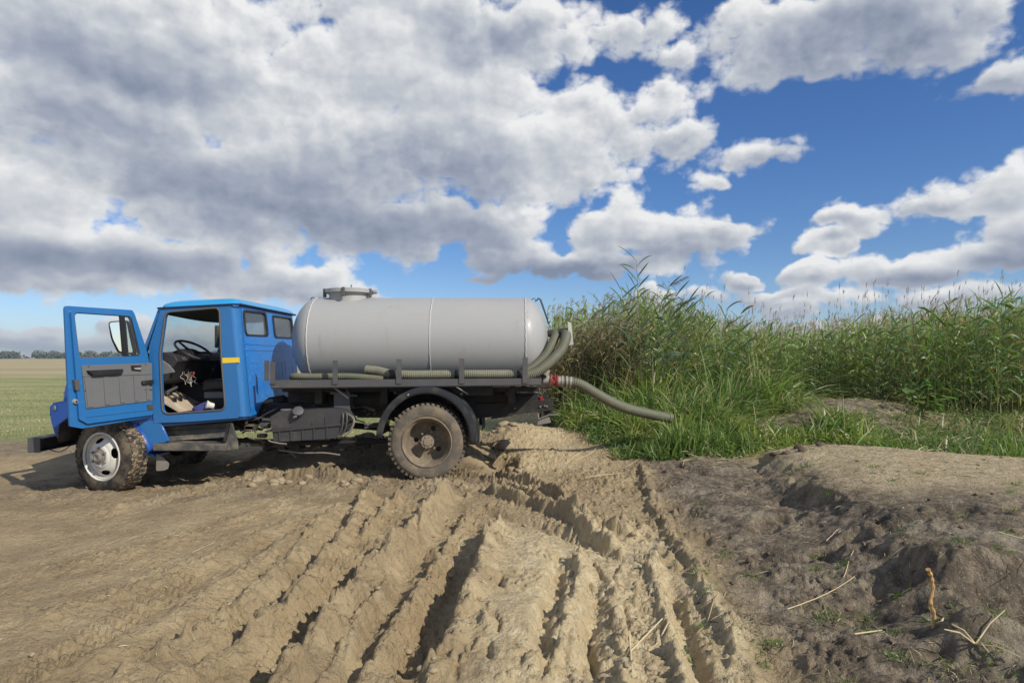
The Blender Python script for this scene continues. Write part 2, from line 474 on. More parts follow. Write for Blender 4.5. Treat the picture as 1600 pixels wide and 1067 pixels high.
# ridges and grooves of churned mud: points on the ground, width (m), height (m), raggedness
LIP = [(4.6, 10.3), (3.65, 9.35), (3.25, 8.4), (3.02, 7.4), (2.98, 6.3), (2.72, 5.2), (2.50, 4.45), (2.62, 4.02), (3.1, 3.75), (4.2, 3.45), (7, 3.2)]
RWX = (667 - 800) / F * 8.33
RIDGES = [
    ([g(590, 745), g(562, 800), g(528, 850), g(440, 950), g(380, 1000), g(290, 1067), g(200, 1160)], .085, .090, 1),
    ([g(705, 765), g(650, 838), g(578, 900), g(535, 970), g(480, 1030), g(420, 1110)], .095, .150, 1),
    ([g(738, 800), g(700, 860), g(640, 950), g(600, 1010), g(545, 1090)], .05, .055, .8),
    ([g(640, 760), g(600, 800), g(560, 850)], .06, .06, .9),
    ([g(620, 900), g(560, 985), g(520, 1050), g(480, 1110)], .04, .04, .8),
    ([g(780, 825), g(756, 880), g(735, 950), g(705, 1010), g(665, 1090)], .07, .105, 1),
    ([g(868, 800), g(918, 835), g(958, 858)], .07, .10, .9),
    ([g(755, 768), g(840, 797), g(925, 826), g(1000, 842)], .055, .10, .9),
    ([g(770, 742), g(850, 765), g(890, 790)], .07, .09, .9),
    ([g(700, 740), g(790, 758), g(900, 805), g(1010, 830)], .04, .05, .9),
    ([g(905, 868), g(903, 930), g(890, 985), g(872, 1050)], .06, .075, .8),
    ([g(1015, 880), g(1040, 960), g(1062, 1060), g(1075, 1130)], .06, .07, .7),
    ([g(955, 900), g(965, 980), g(975, 1060), g(980, 1130)], .05, .035, .8),
    ([g(1000, 730), g(1020, 800), g(1060, 860), g(1120, 960), g(1180, 1067)], .06, .05, .6),
    ([g(0, 905), g(200, 868), g(330, 828), g(480, 780)], .10, .028, .6),
    ([g(0, 985), g(180, 935), g(330, 875), g(470, 810)], .09, .035, .6),
    ([g(60, 1067), g(250, 985), g(370, 905), g(470, 840), g(530, 790)], .08, .045, .7),
    ([g(170, 1067), g(330, 985), g(440, 890), g(505, 820)], .07, .05, .9),
    ([g(380, 742), g(470, 745), g(560, 752)], .10, .08, 1),
    ([g(160, 785), g(260, 770), g(360, 750)], .12, .05, 1),
]
GROOVES = [
    ([g(548, 800), g(510, 858), g(425, 950), g(345, 1015), g(260, 1080)], .08, .060, .5),
    ([g(625, 845), g(545, 905), g(500, 970), g(440, 1030), g(380, 1100)], .11, .085, .5),
    ([g(735, 860), g(700, 930), g(660, 990), g(620, 1060)], .10, .085, .4),
    ([g(672, 850), g(620, 930), g(575, 1010), g(530, 1080)], .07, .04, .5),
    ([g(730, 790), g(830, 815), g(930, 852), g(990, 880)], .09, .075, .5),
    ([g(870, 880), g(866, 940), g(850, 990), g(835, 1050)], .05, .075, .6),
    ([g(1035, 900), g(1065, 980), g(1092, 1067), g(1110, 1130)], .07, .085, .4),
    ([g(925, 900), g(925, 980), g(925, 1067)], .06, .04, .5),
    ([g(30, 1067), g(210, 975), g(345, 890), g(440, 835)], .12, .03, .4),
    ([g(0, 945), g(200, 895), g(340, 848)], .12, .02, .4),
]


def bumpat(x, y, cx, cy, rx, ry, h, p=2.0):
    return h * np.exp(-(np.abs((x - cx) / rx) ** p + np.abs((y - cy) / ry) ** p))


_cr = random.Random(77)
CREV = []
for _i in range(46):
    _px = _cr.uniform(380, 1000); _py = _cr.uniform(790, 1050); _x, _y = g(_px, _py)
    _dx = -.10 + .05 * _x if _x < .3 else .03
    _L = _cr.uniform(.15, .55); _j = _cr.uniform(-.12, .12)
    CREV.append(([(_x - _L * (_j + .22 * (_x < -1.2)), _y - _L * .6), (_x + _cr.uniform(-.03, .03), _y), (_x + _L * (_j + .22 * (_x < -1.2)), _y + _L * .6)], _cr.uniform(.010, .022), _cr.uniform(.02, .055)))
for _i in range(26):
    _px = _cr.uniform(20, 520); _py = _cr.uniform(790, 1050); _x, _y = g(_px, _py); _L = _cr.uniform(.05, .16); _a = _cr.uniform(0, 3.14)
    CREV.append(([(_x - _L * math.cos(_a), _y - _L * math.sin(_a)), (_x + _cr.uniform(-.03, .03), _y + .02), (_x + _L * math.cos(_a), _y + _L * math.sin(_a))], .012, _cr.uniform(.015, .03)))


def lumps(x, y, f, seed, keep):
    """rounded clods on a jittered grid"""
    X = x * f + seed * 3.7; Y = y * f + seed * 5.1; xi = np.floor(X).astype(np.int64); yi = np.floor(Y).astype(np.int64); out = np.zeros(X.shape)
    for i in (-1, 0, 1):
        for j in (-1, 0, 1):
            h = _perm[_perm[(xi + i) & 255] + ((yi + j) & 255)]; h2 = _perm[h + 31]; h3 = _perm[h2 + 57]
            cx = xi + i + .5 + (h / 255 - .5) * .8; cy = yi + j + .5 + (h2 / 255 - .5) * .8
            r = (.25 + .5 * (h3 / 255)) * (h3 / 255 < keep * 1.0); an = h / 40.0
            dx = X - cx; dy = Y - cy; u = dx * np.cos(an) + dy * np.sin(an); v = (-dx * np.sin(an) + dy * np.cos(an)) * 1.35
            q = 1 - (u * u + v * v) / np.maximum(r, 1e-3) ** 2
            out = np.maximum(out, np.where((q > 0) & (r > 0), r * np.sqrt(np.maximum(q, 0)), 0))
    return out


def H(x, y, detail=True):
    x = np.asarray(x, float); y = np.asarray(y, float)
    sh = x.shape; x = x.ravel(); y = y.ravel()
    z = .05 * fbm(x, y, .18, 3, 3)
    near = sst(y, 60, 20) * sst(np.abs(x), 40, 18)
    z = z * (1 - near) * .6 + near * .025 * fbm(x, y, .5, 3, 5)
    z -= .11 * sst(x, -3.0, -4.4) * sst(y, 11, 9) * sst(x, -9, -6.5)      # front wheels stand lower
    # bank on the right and behind
    ragx = x + .12 * fbm(x, y, 1.1, 3, 21); ragy = y + .12 * fbm(x, y, 1.3, 3, 22)
    ld, ls, lt = pldist(x + .22 * fbm(x, y, 1.5, 4, 23, .6), y + .22 * fbm(x, y, 1.5, 4, 24, .6), LIP)
    sd = -ld * ls          # + inside the plateau (left of travel)
    wl = .10 + .30 * sst(fbm(x, y, .9, 2, 27), -.2, .2)
    plat = (.55 * sst(sd, -wl, wl) + .45 * sst(sd, -.3, 1.1)) * sst(ragy, 10.4, 9.2)
    fall = sst(ragy + .75 * (ragx - 4.2), 10.0, 8.6)
    z += .33 * plat * (0.35 + .65 * fall) + .09 * sst(x, 1.3, 2.7) * sst(y, 11, 9)
    bank = sst(ragy, 8.9, 11.2) * sst(ragx, .3, 1.6)
    z += .34 * bank + .12 * sst(x, 2.2, 5) * bank
    z += bumpat(x, y, 6.1, 12.1, 1.5, .9, .33)
    z -= bumpat(x, y, 8.2, 10.8, 1.4, .9, .30)
    z += .25 * sst(x, 9, 16) * sst(y, 10, 14)
    # hummocks and hollows of the dark bank
    z -= bumpat(x, y, 2.75, 7.2, .30, .8, .07)
    z += bumpat(x, y, 2.62, 4.05, .32, .22, .13) - bumpat(x, y, 2.05, 3.95, .42, .24, .11)
    z += bumpat(x, y, 2.38, 3.42, .17, .13, .17) + bumpat(x, y, 2.75, 3.3, .3, .15, .10) + bumpat(x, y, 2.75, 5.0, .45, .3, .07)
    z += bumpat(x, y, 1.5, 4.9, .4, .5, .05) - bumpat(x, y, 1.05, 4.1, .22, .6, .05) - bumpat(x, y, 1.35, 3.25, .14, .3, .09)
    # sand thrown up behind the rear wheel
    z += bumpat(x, y, .10, 10.6, .55, .6, .22) + bumpat(x, y, .45, 9.75, .55, .35, .12) - bumpat(x, y, -.16, 9.3, .20, .55, .26) + bumpat(x, y, .12, 9.35, .16, .35, .10)
    z += bumpat(x, y, -.33, 9.0, .22, .25, .10)
    z += .34 * np.exp(-((y - 10.1 - .1 * np.sin(x * 3)) / .55) ** 2) * sst(x, -4.2, -3.2) * sst(x, -.2, -.8) * (1 + .5 * fbm(x, y, 1.7, 3, 26))
    z += bumpat(x, y, .15, 11.4, .9, .7, .36)
    z += bumpat(x, y, RWX, 8.12, .34, .16, .05) + bumpat(x, y, -5.0, 7.92, .42, .16, .05)
    # tall broken crust in the middle
    crust = bumpat(x, y, .02, 4.55, .30, 1.05, .12, 4) + bumpat(x, y, -.04, 3.45, .24, .45, .07, 4)
    z += crust
    nm = (np.abs(x) < 9) & (y > 1) & (y < 13)
    xx = x[nm]; yy = y[nm]; dz = np.zeros(xx.shape)
    wx = xx + .055 * fbm(xx, yy, 2.6, 4, 31, .6); wy = yy + .055 * fbm(xx, yy, 2.6, 4, 37, .6)
    act = np.zeros(xx.shape)
    for k, (pts, w, h, rg) in enumerate(RIDGES):
        if pts[0][1] < pts[-1][1]: pts = pts[::-1]
        d, s, t = pldist(wx, wy, pts)
        e = np.exp(-(d / (w * np.where(s > 0, .55, 1.35))) ** 2.4)
        am = 1 + rg * .75 * fbm(xx + k * 3, yy, 3.2, 3, 40 + k % 5)
        dz += 1.2 * h * e * np.clip(1 + 1.25 * (am - 1), .05, 2.1) * sst(t, -.02, .08) * sst(t, 1.02, .9); act = np.maximum(act, np.exp(-(d / (w * 2.2)) ** 2))
    for k, (pts, w, h, rg) in enumerate(GROOVES):
        d, s, t = pldist(wx, wy, pts)
        e = np.exp(-(d / w) ** 3)
        dz -= h * e * np.clip(1 + rg * .6 * fbm(xx, yy, 3, 2, 50 + k % 5), .1, 2) * sst(t, 0, .12) * sst(t, 1, .9)
    for pts, w, dp in CREV:
        c0 = pts[1]; R0 = .8; loc = (np.abs(xx - c0[0]) < R0) & (np.abs(yy - c0[1]) < R0)
        if loc.any():
            d, s, t = pldist(wx[loc], wy[loc], pts)
            dz[loc] -= dp * np.exp(-(d / w) ** 2) * sst(t, 0, .3) * sst(t, 1, .7)
    z[nm] += dz
    # tyre print lanes
    for (pts, w) in (([g(585, 835), g(515, 905), g(465, 975), g(400, 1060)], .09), ([g(690, 900), g(645, 980), g(600, 1067)], .07), ([g(300, 900), g(150, 985), g(20, 1060)], .10), ([g(1008, 860), g(1015, 960), g(1025, 1067), g(1030, 1140)], .085), ([g(905, 800), g(1010, 835)], .06), ([g(700, 700), g(830, 726), g(960, 752)], .10)):
        d, s, t = pldist(x, y, pts)
        L = sum(math.dist(pts[i], pts[i + 1]) for i in range(len(pts) - 1))
        z += np.where(d < w * 1.4, .018 * sst(d, w * 1.3, w * .8) * np.sign(np.sin(t * L / .085 * 2 * np.pi + s * 1.3 * (d / w))) * .9, 0)
    if detail:
        m2 = (np.abs(x) < 14) & (y > 0) & (y < 22)
        xx = x[m2]; yy = y[m2]
        centre = sst(np.abs(xx - .1), 2.3, 1.0) * sst(yy, 9.5, 8)
        truck = sst(yy, 7.2, 7.8) * sst(yy, 12.5, 11) * sst(xx, -6.8, -5.5) * sst(xx, 2.2, .8)
        dark = sst(xx, 1.2, 1.7)
        left = sst(xx, -1.0, -2.6)
        am = .45 + .9 * centre + .8 * truck + .55 * dark - .55 * dark * sst(xx, 2.9, 3.6) * sst(yy, 4.6, 5.6) - .12 * left
        actf = np.zeros(x.shape); actf[nm] = act; am = am + .8 * actf[m2]
        wxx = xx + .03 * fbm(xx, yy, 5, 2, 61)
        wyy = yy + .03 * fbm(xx, yy, 6, 2, 63)
        b1 = 1 - np.abs(fbm(wxx, yy, 3.3, 3, 62)) * 2.2
        b2 = np.abs(fbm(wxx, wyy, 8.5, 4, 66, .62)); b3 = np.abs(pn(wxx * 26, wyy * 26, 70)); b4 = pn(xx * 52, yy * 52, 75)
        blot = sst(fbm(xx, yy, 1.4, 3, 77), -.12, .3)
        z[m2] += am * (.010 * b1 + (.016 + .030 * blot) * b2 + (.004 + .009 * blot) * b3 + .003 * b4) - .012 * am
        lm = np.clip(am, 0, 1.6) * sst(fbm(xx, yy, 2.2, 3, 78) + .35 * actf[m2] + .25 * truck, -.02, .35)
        z[m2] += lm * (.050 * lumps(wxx, wyy, 9, 1, .55) + .030 * lumps(wxx, wyy, 17, 2, .6) + .019 * lumps(xx, yy, 34, 3, .6))
        z[m2] += (.35 + .65 * dark) * .010 * lumps(xx, yy, 28, 4, .35)
        # dark bank: pocked and lumpy
        hump = sst(xx, 2.9, 3.6) * sst(yy, 4.6, 5.6)
        z[m2] += dark * (1 - .8 * hump) * sst(yy, 11, 9.5) * (.05 * np.abs(fbm(wxx, wyy, 3.1, 4, 88, .6)) - .10 * sst(fbm(xx, yy, 1.7, 3, 89), .12, .42))
        # cracked flakes where the smooth mud dries
        ck = np.abs(fbm(wxx, wyy, 4.2, 3, 91)); z[m2] -= .012 * sst(ck, .035, .0) * (left + .4 * centre)
        z[m2] += left * .02 * fbm(xx * .8 + yy * -.25, yy * .35 + xx * .1, 3.5, 3, 80)
    return z.reshape(sh)


def Hs(x, y, detail=True): return float(H(np.array([x]), np.array([y]), detail)[0])


# ------------------------------------------------------------------ ground
def np_mesh(name, V, Fq, m, attr=None, smooth=True):
    me = bpy.data.meshes.new(name)
    V = np.asarray(V, np.float32); Fq = np.asarray(Fq, np.int32); k = Fq.shape[1]
    me.vertices.add(len(V)); me.vertices.foreach_set('co', V.ravel())
    me.loops.add(Fq.size); me.loops.foreach_set('vertex_index', Fq.ravel())
    me.polygons.add(len(Fq)); me.polygons.foreach_set('loop_start', np.arange(0, Fq.size, k, dtype=np.int32))
    me.update(calc_edges=True)
    if smooth: me.shade_smooth()
    if attr is not None:
        a = me.color_attributes.new('tint', 'FLOAT_COLOR', 'POINT')
        A = np.ones((len(V), 4), np.float32); A[:, :3] = attr
        a.data.foreach_set('color', A.ravel())
    me.materials.append(m)
    o = bpy.data.objects.new(name, me); COL.objects.link(o); WLOC[o.name] = Vector((0, 0, 0))
    return o


def ground_mat():
    m = bpy.data.materials.new('churned_mud'); m.use_nodes = True
    T = NT(m.node_tree); b = m.node_tree.nodes['Principled BSDF']
    at = T.new('ShaderNodeAttribute', attribute_name='tint')
    sc = T.new('ShaderNodeSeparateColor'); T.l.new(at.outputs['Color'], sc.inputs[0])
    geo = T.new('ShaderNodeNewGeometry'); P = geo.outputs['Position']
    n1 = T.noise(P, 1.7, 8, .62); n2 = T.noise(P, 9, 6, .65); n3 = T.noise(P, 55, 5, .7)
    mud = T.mix(T.ss(n1, .3, .7), (.33, .248, .140, 1), (.47, .368, .215, 1))
    mud = T.mix(T.ss(n2, .52, .72, 0, .6), mud, (.27, .19, .115, 1))
    mud = T.mix(T.ss(n3, .60, .72, 0, .55), mud, (.58, .49, .34, 1))
    mud = T.mix(T.ss(n3, .42, .30, 0, .5), mud, (.17, .12, .075, 1))
    pale = T.mix(T.ss(n2, .35, .65), (.52, .41, .235, 1), (.68, .57, .36, 1))
    dark = T.mix(T.ss(n2, .35, .68), (.105, .082, .057, 1), (.30, .245, .172, 1))
    dark = T.mix(T.ss(n1, .50, .68, 0, .8), dark, (.36, .31, .225, 1))
    n5 = T.noise(P, 3.2, 7, .68)
    dark = T.mix(T.ss(n5, .54, .66, 0, .75), dark, (.062, .054, .040, 1))
    dark = T.mix(T.ss(n3, .56, .68, 0, .75), dark, (.42, .36, .26, 1))
    # stubble field
    fy = T.vm('MULTIPLY', P, (.35, 1, 1))
    f1 = T.noise(fy, .35, 5, .6); f2 = T.noise(P, 3.5, 6, .7)
    fld = T.mix(T.ss(f1, .38, .62), (.215, .25, .085, 1), (.35, .345, .155, 1))
    fld = T.mix(T.ss(f2, .48, .7, 0, .8), fld, (.42, .38, .22, 1))
    sp = T.new('ShaderNodeSeparateXYZ'); T.l.new(P, sp.inputs[0])
    far = T.ss(T.math('ADD', sp.outputs[1], T.math('MULTIPLY', f1, 40)), 62, 85)
    f3 = T.noise(T.vm('MULTIPLY', P, (.05, 1, 1)), .08, 4, .6)
    fld = T.mix(far, fld, T.mix(T.ss(f3, .4, .6), (.44, .37, .21, 1), (.35, .30, .17, 1)))
    c = T.mix(sc.outputs[1], mud, pale)
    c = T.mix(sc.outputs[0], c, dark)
    c = T.mix(sc.outputs[2], c, fld)
    T.l.new(c, b.inputs['Base Color'])
    b.inputs['Specular IOR Level'].default_value = .25
    T.l.new(T.ss(n1, .3, .7, .72, .98), b.inputs['Roughness'])
    bp = T.new('ShaderNodeBump'); bp.inputs['Strength'].default_value = 1.0; bp.inputs['Distance'].default_value = .022
    v1 = T.new('ShaderNodeTexVoronoi', feature='F1'); T.l.new(P, v1.inputs['Vector']); v1.inputs['Scale'].default_value = 38; v1.inputs['Detail'].default_value = 2; v1.inputs['Roughness'].default_value = .6
    n4 = T.noise(P, 26, 7, .72)
    hh = T.math('ADD', T.math('MULTIPLY', n4, 1.6), T.math('MULTIPLY', T.math('MULTIPLY', v1.outputs[0], -.45), T.ss(n2, .4, .6)))
    T.l.new(hh, bp.inputs['Height']); T.l.new(bp.outputs[0], b.inputs['Normal'])
    return m


def build_ground():
    ys = [-60, -30, -15, -8, -4, -2, -.8, .2, 1.0, 1.6]
    y = 2.0
    while y < 13.5: ys.append(y); y += max(.0095, .0036 * y)
    while y < 3000: ys.append(y); y += .02 * y if y < 30 else .08 * y
    ys.append(3100)
    xs = []; x = 0.0
    while x < 4.0: xs.append(x); x += .0115
    while x < 8.0: xs.append(x); x += .021
    while x < 20: xs.append(x); x += .022 * x * .6
    while x < 3000: xs.append(x); x *= 1.14
    xs = np.array(sorted([-a for a in xs[1:]] + xs)); ys = np.array(ys)
    X, Yg = np.meshgrid(xs, ys)
    Z = H(X, Yg)
    nx, ny = len(xs), len(ys)
    idx = np.arange(nx * ny).reshape(ny, nx)
    Fq = np.stack([idx[:-1, :-1], idx[:-1, 1:], idx[1:, 1:], idx[1:, :-1]], -1).reshape(-1, 4)
    x = X.ravel(); y = Yg.ravel()
    rag = .35 * fbm(x, y, .9, 4, 90); rag2 = .5 * fbm(x, y, 2.4, 4, 95)
    dark = sst(x + rag * .8, 1.15 + .06 * (y - 4), 1.75 + .06 * (y - 4)) * sst(y, 40, 30)
    top = sst(x + rag, 2.9, 3.7) * sst(y + rag, 4.9, 6.3) * sst(y + .75 * (x - 4.2) + rag, 9.9, 8.9)
    dark = dark * (1 - .75 * top)
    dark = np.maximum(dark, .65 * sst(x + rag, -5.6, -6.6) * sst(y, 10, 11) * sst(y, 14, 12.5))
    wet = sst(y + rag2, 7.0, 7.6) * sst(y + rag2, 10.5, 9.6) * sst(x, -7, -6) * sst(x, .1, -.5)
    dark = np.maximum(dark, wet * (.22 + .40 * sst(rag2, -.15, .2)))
    pale = sst(x + rag2, -.45, .1) * sst(x + rag2, 1.45, 1.1) * sst(y + rag, 6.8, 5.4)
    pale = np.maximum(pale, .55 * sst(x + rag, -.5, .1) * sst(x + rag, 1.5, .9) * sst(y, 8.5, 9.3) * sst(y, 12, 11))
    pale = np.maximum(pale, .8 * top)
    pale = np.maximum(pale, .35 * sst(rag2, .05, .25) * sst(np.abs(x), 4, 2)) * (1 - wet)
    fedge = 11.6 + .6 * rag + .05 * np.abs(x + 6)
    field = sst(y, fedge, fedge + 1.2) * sst(x + .2 * (y - 12), 2.0, -1.5)
    field = np.maximum(field, sst(y, 60, 90))
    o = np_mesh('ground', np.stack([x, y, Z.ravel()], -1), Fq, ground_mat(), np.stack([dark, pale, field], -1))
    tag(o, kind='structure')
    return o


build_ground()

# thin summer air round the whole place
hz = MB().box(-3400, 3400, -300, 3400, -3.0, 45.0).build('haze', bpy.data.materials.new('air'), None, smooth=False)
hm = hz.data.materials[0]; hm.use_nodes = True; hm.node_tree.nodes.clear()
_v = hm.node_tree.nodes.new('ShaderNodeVolumePrincipled'); _v.inputs['Color'].default_value = (.80, .90, 1, 1); _v.inputs['Density'].default_value = .00030; _v.inputs['Anisotropy'].default_value = .3
_o = hm.node_tree.nodes.new('ShaderNodeOutputMaterial'); hm.node_tree.links.new(_v.outputs[0], _o.inputs['Volume'])
tag(hz, 'thin pale air fading the far field and tree line', None, None, 'stuff')

# ------------------------------------------------------------------ the truck
YN = 8.30          # near side of the truck
YF = 10.50         # far side
truck = empty('tank_truck', (-2.3, 9.3, 0.0))
tag(truck, 'blue cab tank truck with open driver door and grey cylindrical tank standing on churned mud', 'truck')


def side(u, v, w): return (WX(u, YN), w, WZ(v, YN))          # photograph pixels on the near side plane


def XR(z): return -3.435 + (2.2 - z) * .092                  # leaning rear wall of the cab


def rounded(pts, r=.2, n=4):
    """round polygon corners: fraction r of the shorter adjoining edge"""
    out = []; m = len(pts)
    for i in range(m):
        p = Vector(pts[i]); a = Vector(pts[i - 1]); b = Vector(pts[(i + 1) % m])
        L = min((a - p).length, (b - p).length) * r
        s = p + (a - p).normalized() * L; e = p + (b - p).normalized() * L
        for k in range(n + 1):
            t = k / n; out.append(tuple((1 - t) ** 2 * s + 2 * t * (1 - t) * p + t * t * e))
    return out


def build_cab():
    # near side wall with the door opening
    outl = [(252, 480), (233, 541), (233.5, 566), (236, 600), (240, 661), (300, 658.5), (372, 653), (375.5, 640), (368, 560), (359, 476)]
    hole = rounded([(259, 488), (343, 480.5), (346, 558), (352.5, 640), (254, 647), (250, 553)], .12)
    cabo = MB().prism(outl, [hole], side, YN, YN + .055).build('near_side_wall', M_BLUE, truck, angle=30)
    # rounded rear corners, near and far
    zs = [WZ(651, YN), 1.0, 1.3, 1.6, 1.9, 2.203]
    for yc, sg in ((YN, 1), (YF, -1)):
        vs = []; fs = []; K = 7
        for z in zs:
            for k in range(K):
                a = k / (K - 1) * math.pi / 2
                vs.append((XR(z) - .11 + .11 * math.sin(a), yc + sg * (.11 - .11 * math.cos(a)), z))
        for i in range(len(zs) - 1):
            for k in range(K - 1): fs.append((i * K + k, i * K + k + 1, (i + 1) * K + k + 1, (i + 1) * K + k))
        MB().add(vs, fs).build('rear_corner', M_BLUE, truck, angle=30)
    # far side wall with window
    fo = [(-4.46, 2.17), (-4.62, 1.60), (-4.62, .76), (XR(.76) - .11, .78), (XR(2.2) - .11, 2.2)]
    fh = rounded([(-4.36, 2.08), (-3.72, 2.10), (-3.72, 1.58), (-4.52, 1.58)], .12)
    MB().prism(fo, [fh], lambda u, v, w: (u, w, v), YF, YF - .05).build('far_side_wall', M_BLUE, truck)
    # rear wall with two windows
    def rp(px, py):
        X = -3.42
        for _ in range(6):
            Y = X * F / (px - 800); z = WZ(py, Y); X = XR(z)
        return (Y, z)
    w1 = rounded([rp(379, 484), rp(415, 488.5), rp(419, 525.5), rp(383, 524)], .22)
    w2 = rounded([rp(425, 492.5), rp(455.5, 497), rp(458.5, 529), rp(429, 527.5)], .22)
    zb = .80
    ro = [(YN + .11, 2.203), (YN + .11, zb), (YN + .35, zb + .02), (YN + .55, zb + .15), (YN + .8, zb + .2), (YF - .8, zb + .2), (YF - .11, zb), (YF - .11, 2.203)]
    fn = lambda u, v, w: (XR(v) + w, u, v)
    rear = MB().prism(ro, [w1, w2], fn, 0, -.03).build('rear_wall', M_BLUE_R, truck, angle=25)
    # stampings
    for i in range(4):
        y0 = YN + .22 + i * .45
        MB().prism(rounded([(y0, 1.50), (y0 + .34, 1.50), (y0 + .34, 1.02), (y0, 1.02)], .15), [rounded([(y0 + .03, 1.47), (y0 + .31, 1.47), (y0 + .31, 1.05), (y0 + .03, 1.05)], .15)], fn, -.001, .0025).build('pressed_rib', M_BLUE_R, rear)
    for zz in (1.735, 1.66):
        MB().prism([(YN + .12, zz), (YF - .12, zz), (YF - .12, zz - .022), (YN + .12, zz - .022)], [], fn, -.001, .006).build('pressed_rib', M_BLUE_R, rear)
    MB().prism([(YN + .122, 2.20), (YN + .13, 2.20), (YN + .13, .86), (YN + .122, .86)], [], fn, -.001, .003).build('seam', M_SEAM, rear)
    for wl in (w1, w2):
        def grow(L, k):
            c = Vector((sum(p[0] for p in L) / len(L), sum(p[1] for p in L) / len(L)))
            return [tuple(c + (Vector(p) - c) * k) for p in L]
        fr = MB().prism(grow(wl, 1.03), [grow(wl, .90)], fn, -.032, .010).build('rear_window', M_BLACK, truck)
        MB().prism(grow(wl, .93), [], fn, -.014, -.010).build('pane', M_GLASSR, fr)
    # inside lining of the rear wall and doors
    MB().prism([(YN + .1, 1.80), (YN + .1, .9), (YF - .1, .9), (YF - .1, 1.80)], [], fn, -.035, -.06).build('rear_lining', M_DARK, truck)
    # yellow tape
    MB().prism([(346.0, 559.2), (374.2, 558.4), (374.5, 566.2), (346.6, 567.4)], [], side, YN - .002, YN - .005).build('yellow_tape', M_YELLOW, truck)
    # roof: pressed dome with a drip rail
    X0, X1 = -4.41, -3.415; nx, ny = 22, 30; vs = []; fs = []
    for j in range(ny + 1):
        for i in range(nx + 1):
            u = -1 + 2 * i / nx; v = -1 + 2 * j / ny
            uu = math.copysign(abs(u) ** .6, u); vv = math.copysign(abs(v) ** .6, v)
            x = (X0 + X1) / 2 + uu * (X1 - X0) / 2; y = (YN + YF) / 2 + vv * (YF - YN + .02) / 2
            # round plan corners
            cr = max(0, abs(uu) - .85) / .15 * max(0, abs(vv) - .93) / .07
            x -= math.copysign(.05 * cr, uu); y -= math.copysign(.05 * cr, vv)
            zsm = 2.163 + (x - X0) / (X1 - X0) * .052
            z = zsm + .105 * max(0, 1 - abs(uu) ** 6) ** .5 * max(0, 1 - abs(vv) ** 9) ** .5
            vs.append((x, y, z))
    for j in range(ny):
        for i in range(nx):
            a = j * (nx + 1) + i; fs.append((a, a + 1, a + nx + 2, a + nx + 1))
    rb = MB().add(vs, fs).build('roof', M_ROOF, truck, angle=60)
    dr = MB(); path = [(X0, YN - .012, 2.16), (X1 - .02, YN - .012, 2.212), (X1 + .012, YN + .03, 2.214), (X1 + .012, YF - .03, 2.214), (X1 - .02, YF + .012, 2.212), (X0, YF + .012, 2.16), (X0 - .03, YF - .1, 2.155), (X0 - .03, YN + .1, 2.155), (X0, YN - .012, 2.16)]
    dr.tube(path, .011, 6); dr.build('drip_rail', M_SEAM, rb)
    # headliner with sagging front header
    hl = MB(); n = 12; vs = []
    for i in range(n + 1):
        t = i / n; y = YN + .06 + t * (YF - YN - .12); d = .04 + .03 * math.sin(math.pi * t)
        vs += [(-4.36, y, 2.15), (-4.33, y, 2.12 - d), (-4.05, y, 2.14), (-3.52, y, 2.175)]
    fs = []
    for i in range(n):
        for k in range(3): fs.append((i * 4 + k, i * 4 + k + 1, (i + 1) * 4 + k + 1, (i + 1) * 4 + k))
    hl.add(vs, fs).build('headliner', M_DARK, truck)
    # windscreen with frame
    A = Vector((-4.62, 0, 1.56)); B = Vector((-4.40, 0, 2.15))
    wf = lambda u, v, w: (A.x + (B.x - A.x) * v - .03 + w, u, A.z + (B.z - A.z) * v)
    wo = [(YN + .03, 0), (YF - .03, 0), (YF - .03, 1), (YN + .03, 1)]
    wi = rounded([(YN + .10, .05), (YF - .08, .05), (YF - .10, .92), (YN + .12, .92)], .06)
    fr = MB().prism(wo, [wi], wf, 0, .035).build('windscreen', M_BLUE, truck)
    MB().prism(wi, [], wf, .016, .020).build('pane', M_GLASS, fr)
    # firewall, floor, door step well
    MB().box(-4.66, -4.60, YN + .06, YF - .06, .78, 1.56).build('firewall', M_DARK, truck)
    MB().hexa([(-4.60, YN + .03, .775), (-3.40, YN + .03, .80), (-3.40, YF - .05, .80), (-4.60, YF - .05, .775)], [(-4.60, YN + .03, .82), (-3.40, YN + .03, .845), (-3.40, YF - .05, .845), (-4.60, YF - .05, .82)]).build('cab_floor', M_FLOOR, truck)
    # door opening seal
    def sp(px, py): return Vector((WX(px, YN), YN - .004, WZ(py, YN)))
    lp = [sp(*p) for p in hole] + [sp(*hole[0])]
    MB().tube(lp, .012, 6).build('door_seal', M_RUBBER, truck)
    # sill shadow line under the door opening, put in as a dark strip
    MB().prism([(242, 662), (384, 651), (384, 655.5), (246, 667)], [], side, YN + .02, YN + .5).build('sill_shadow_strip', M_SEAM, truck)


build_cab()


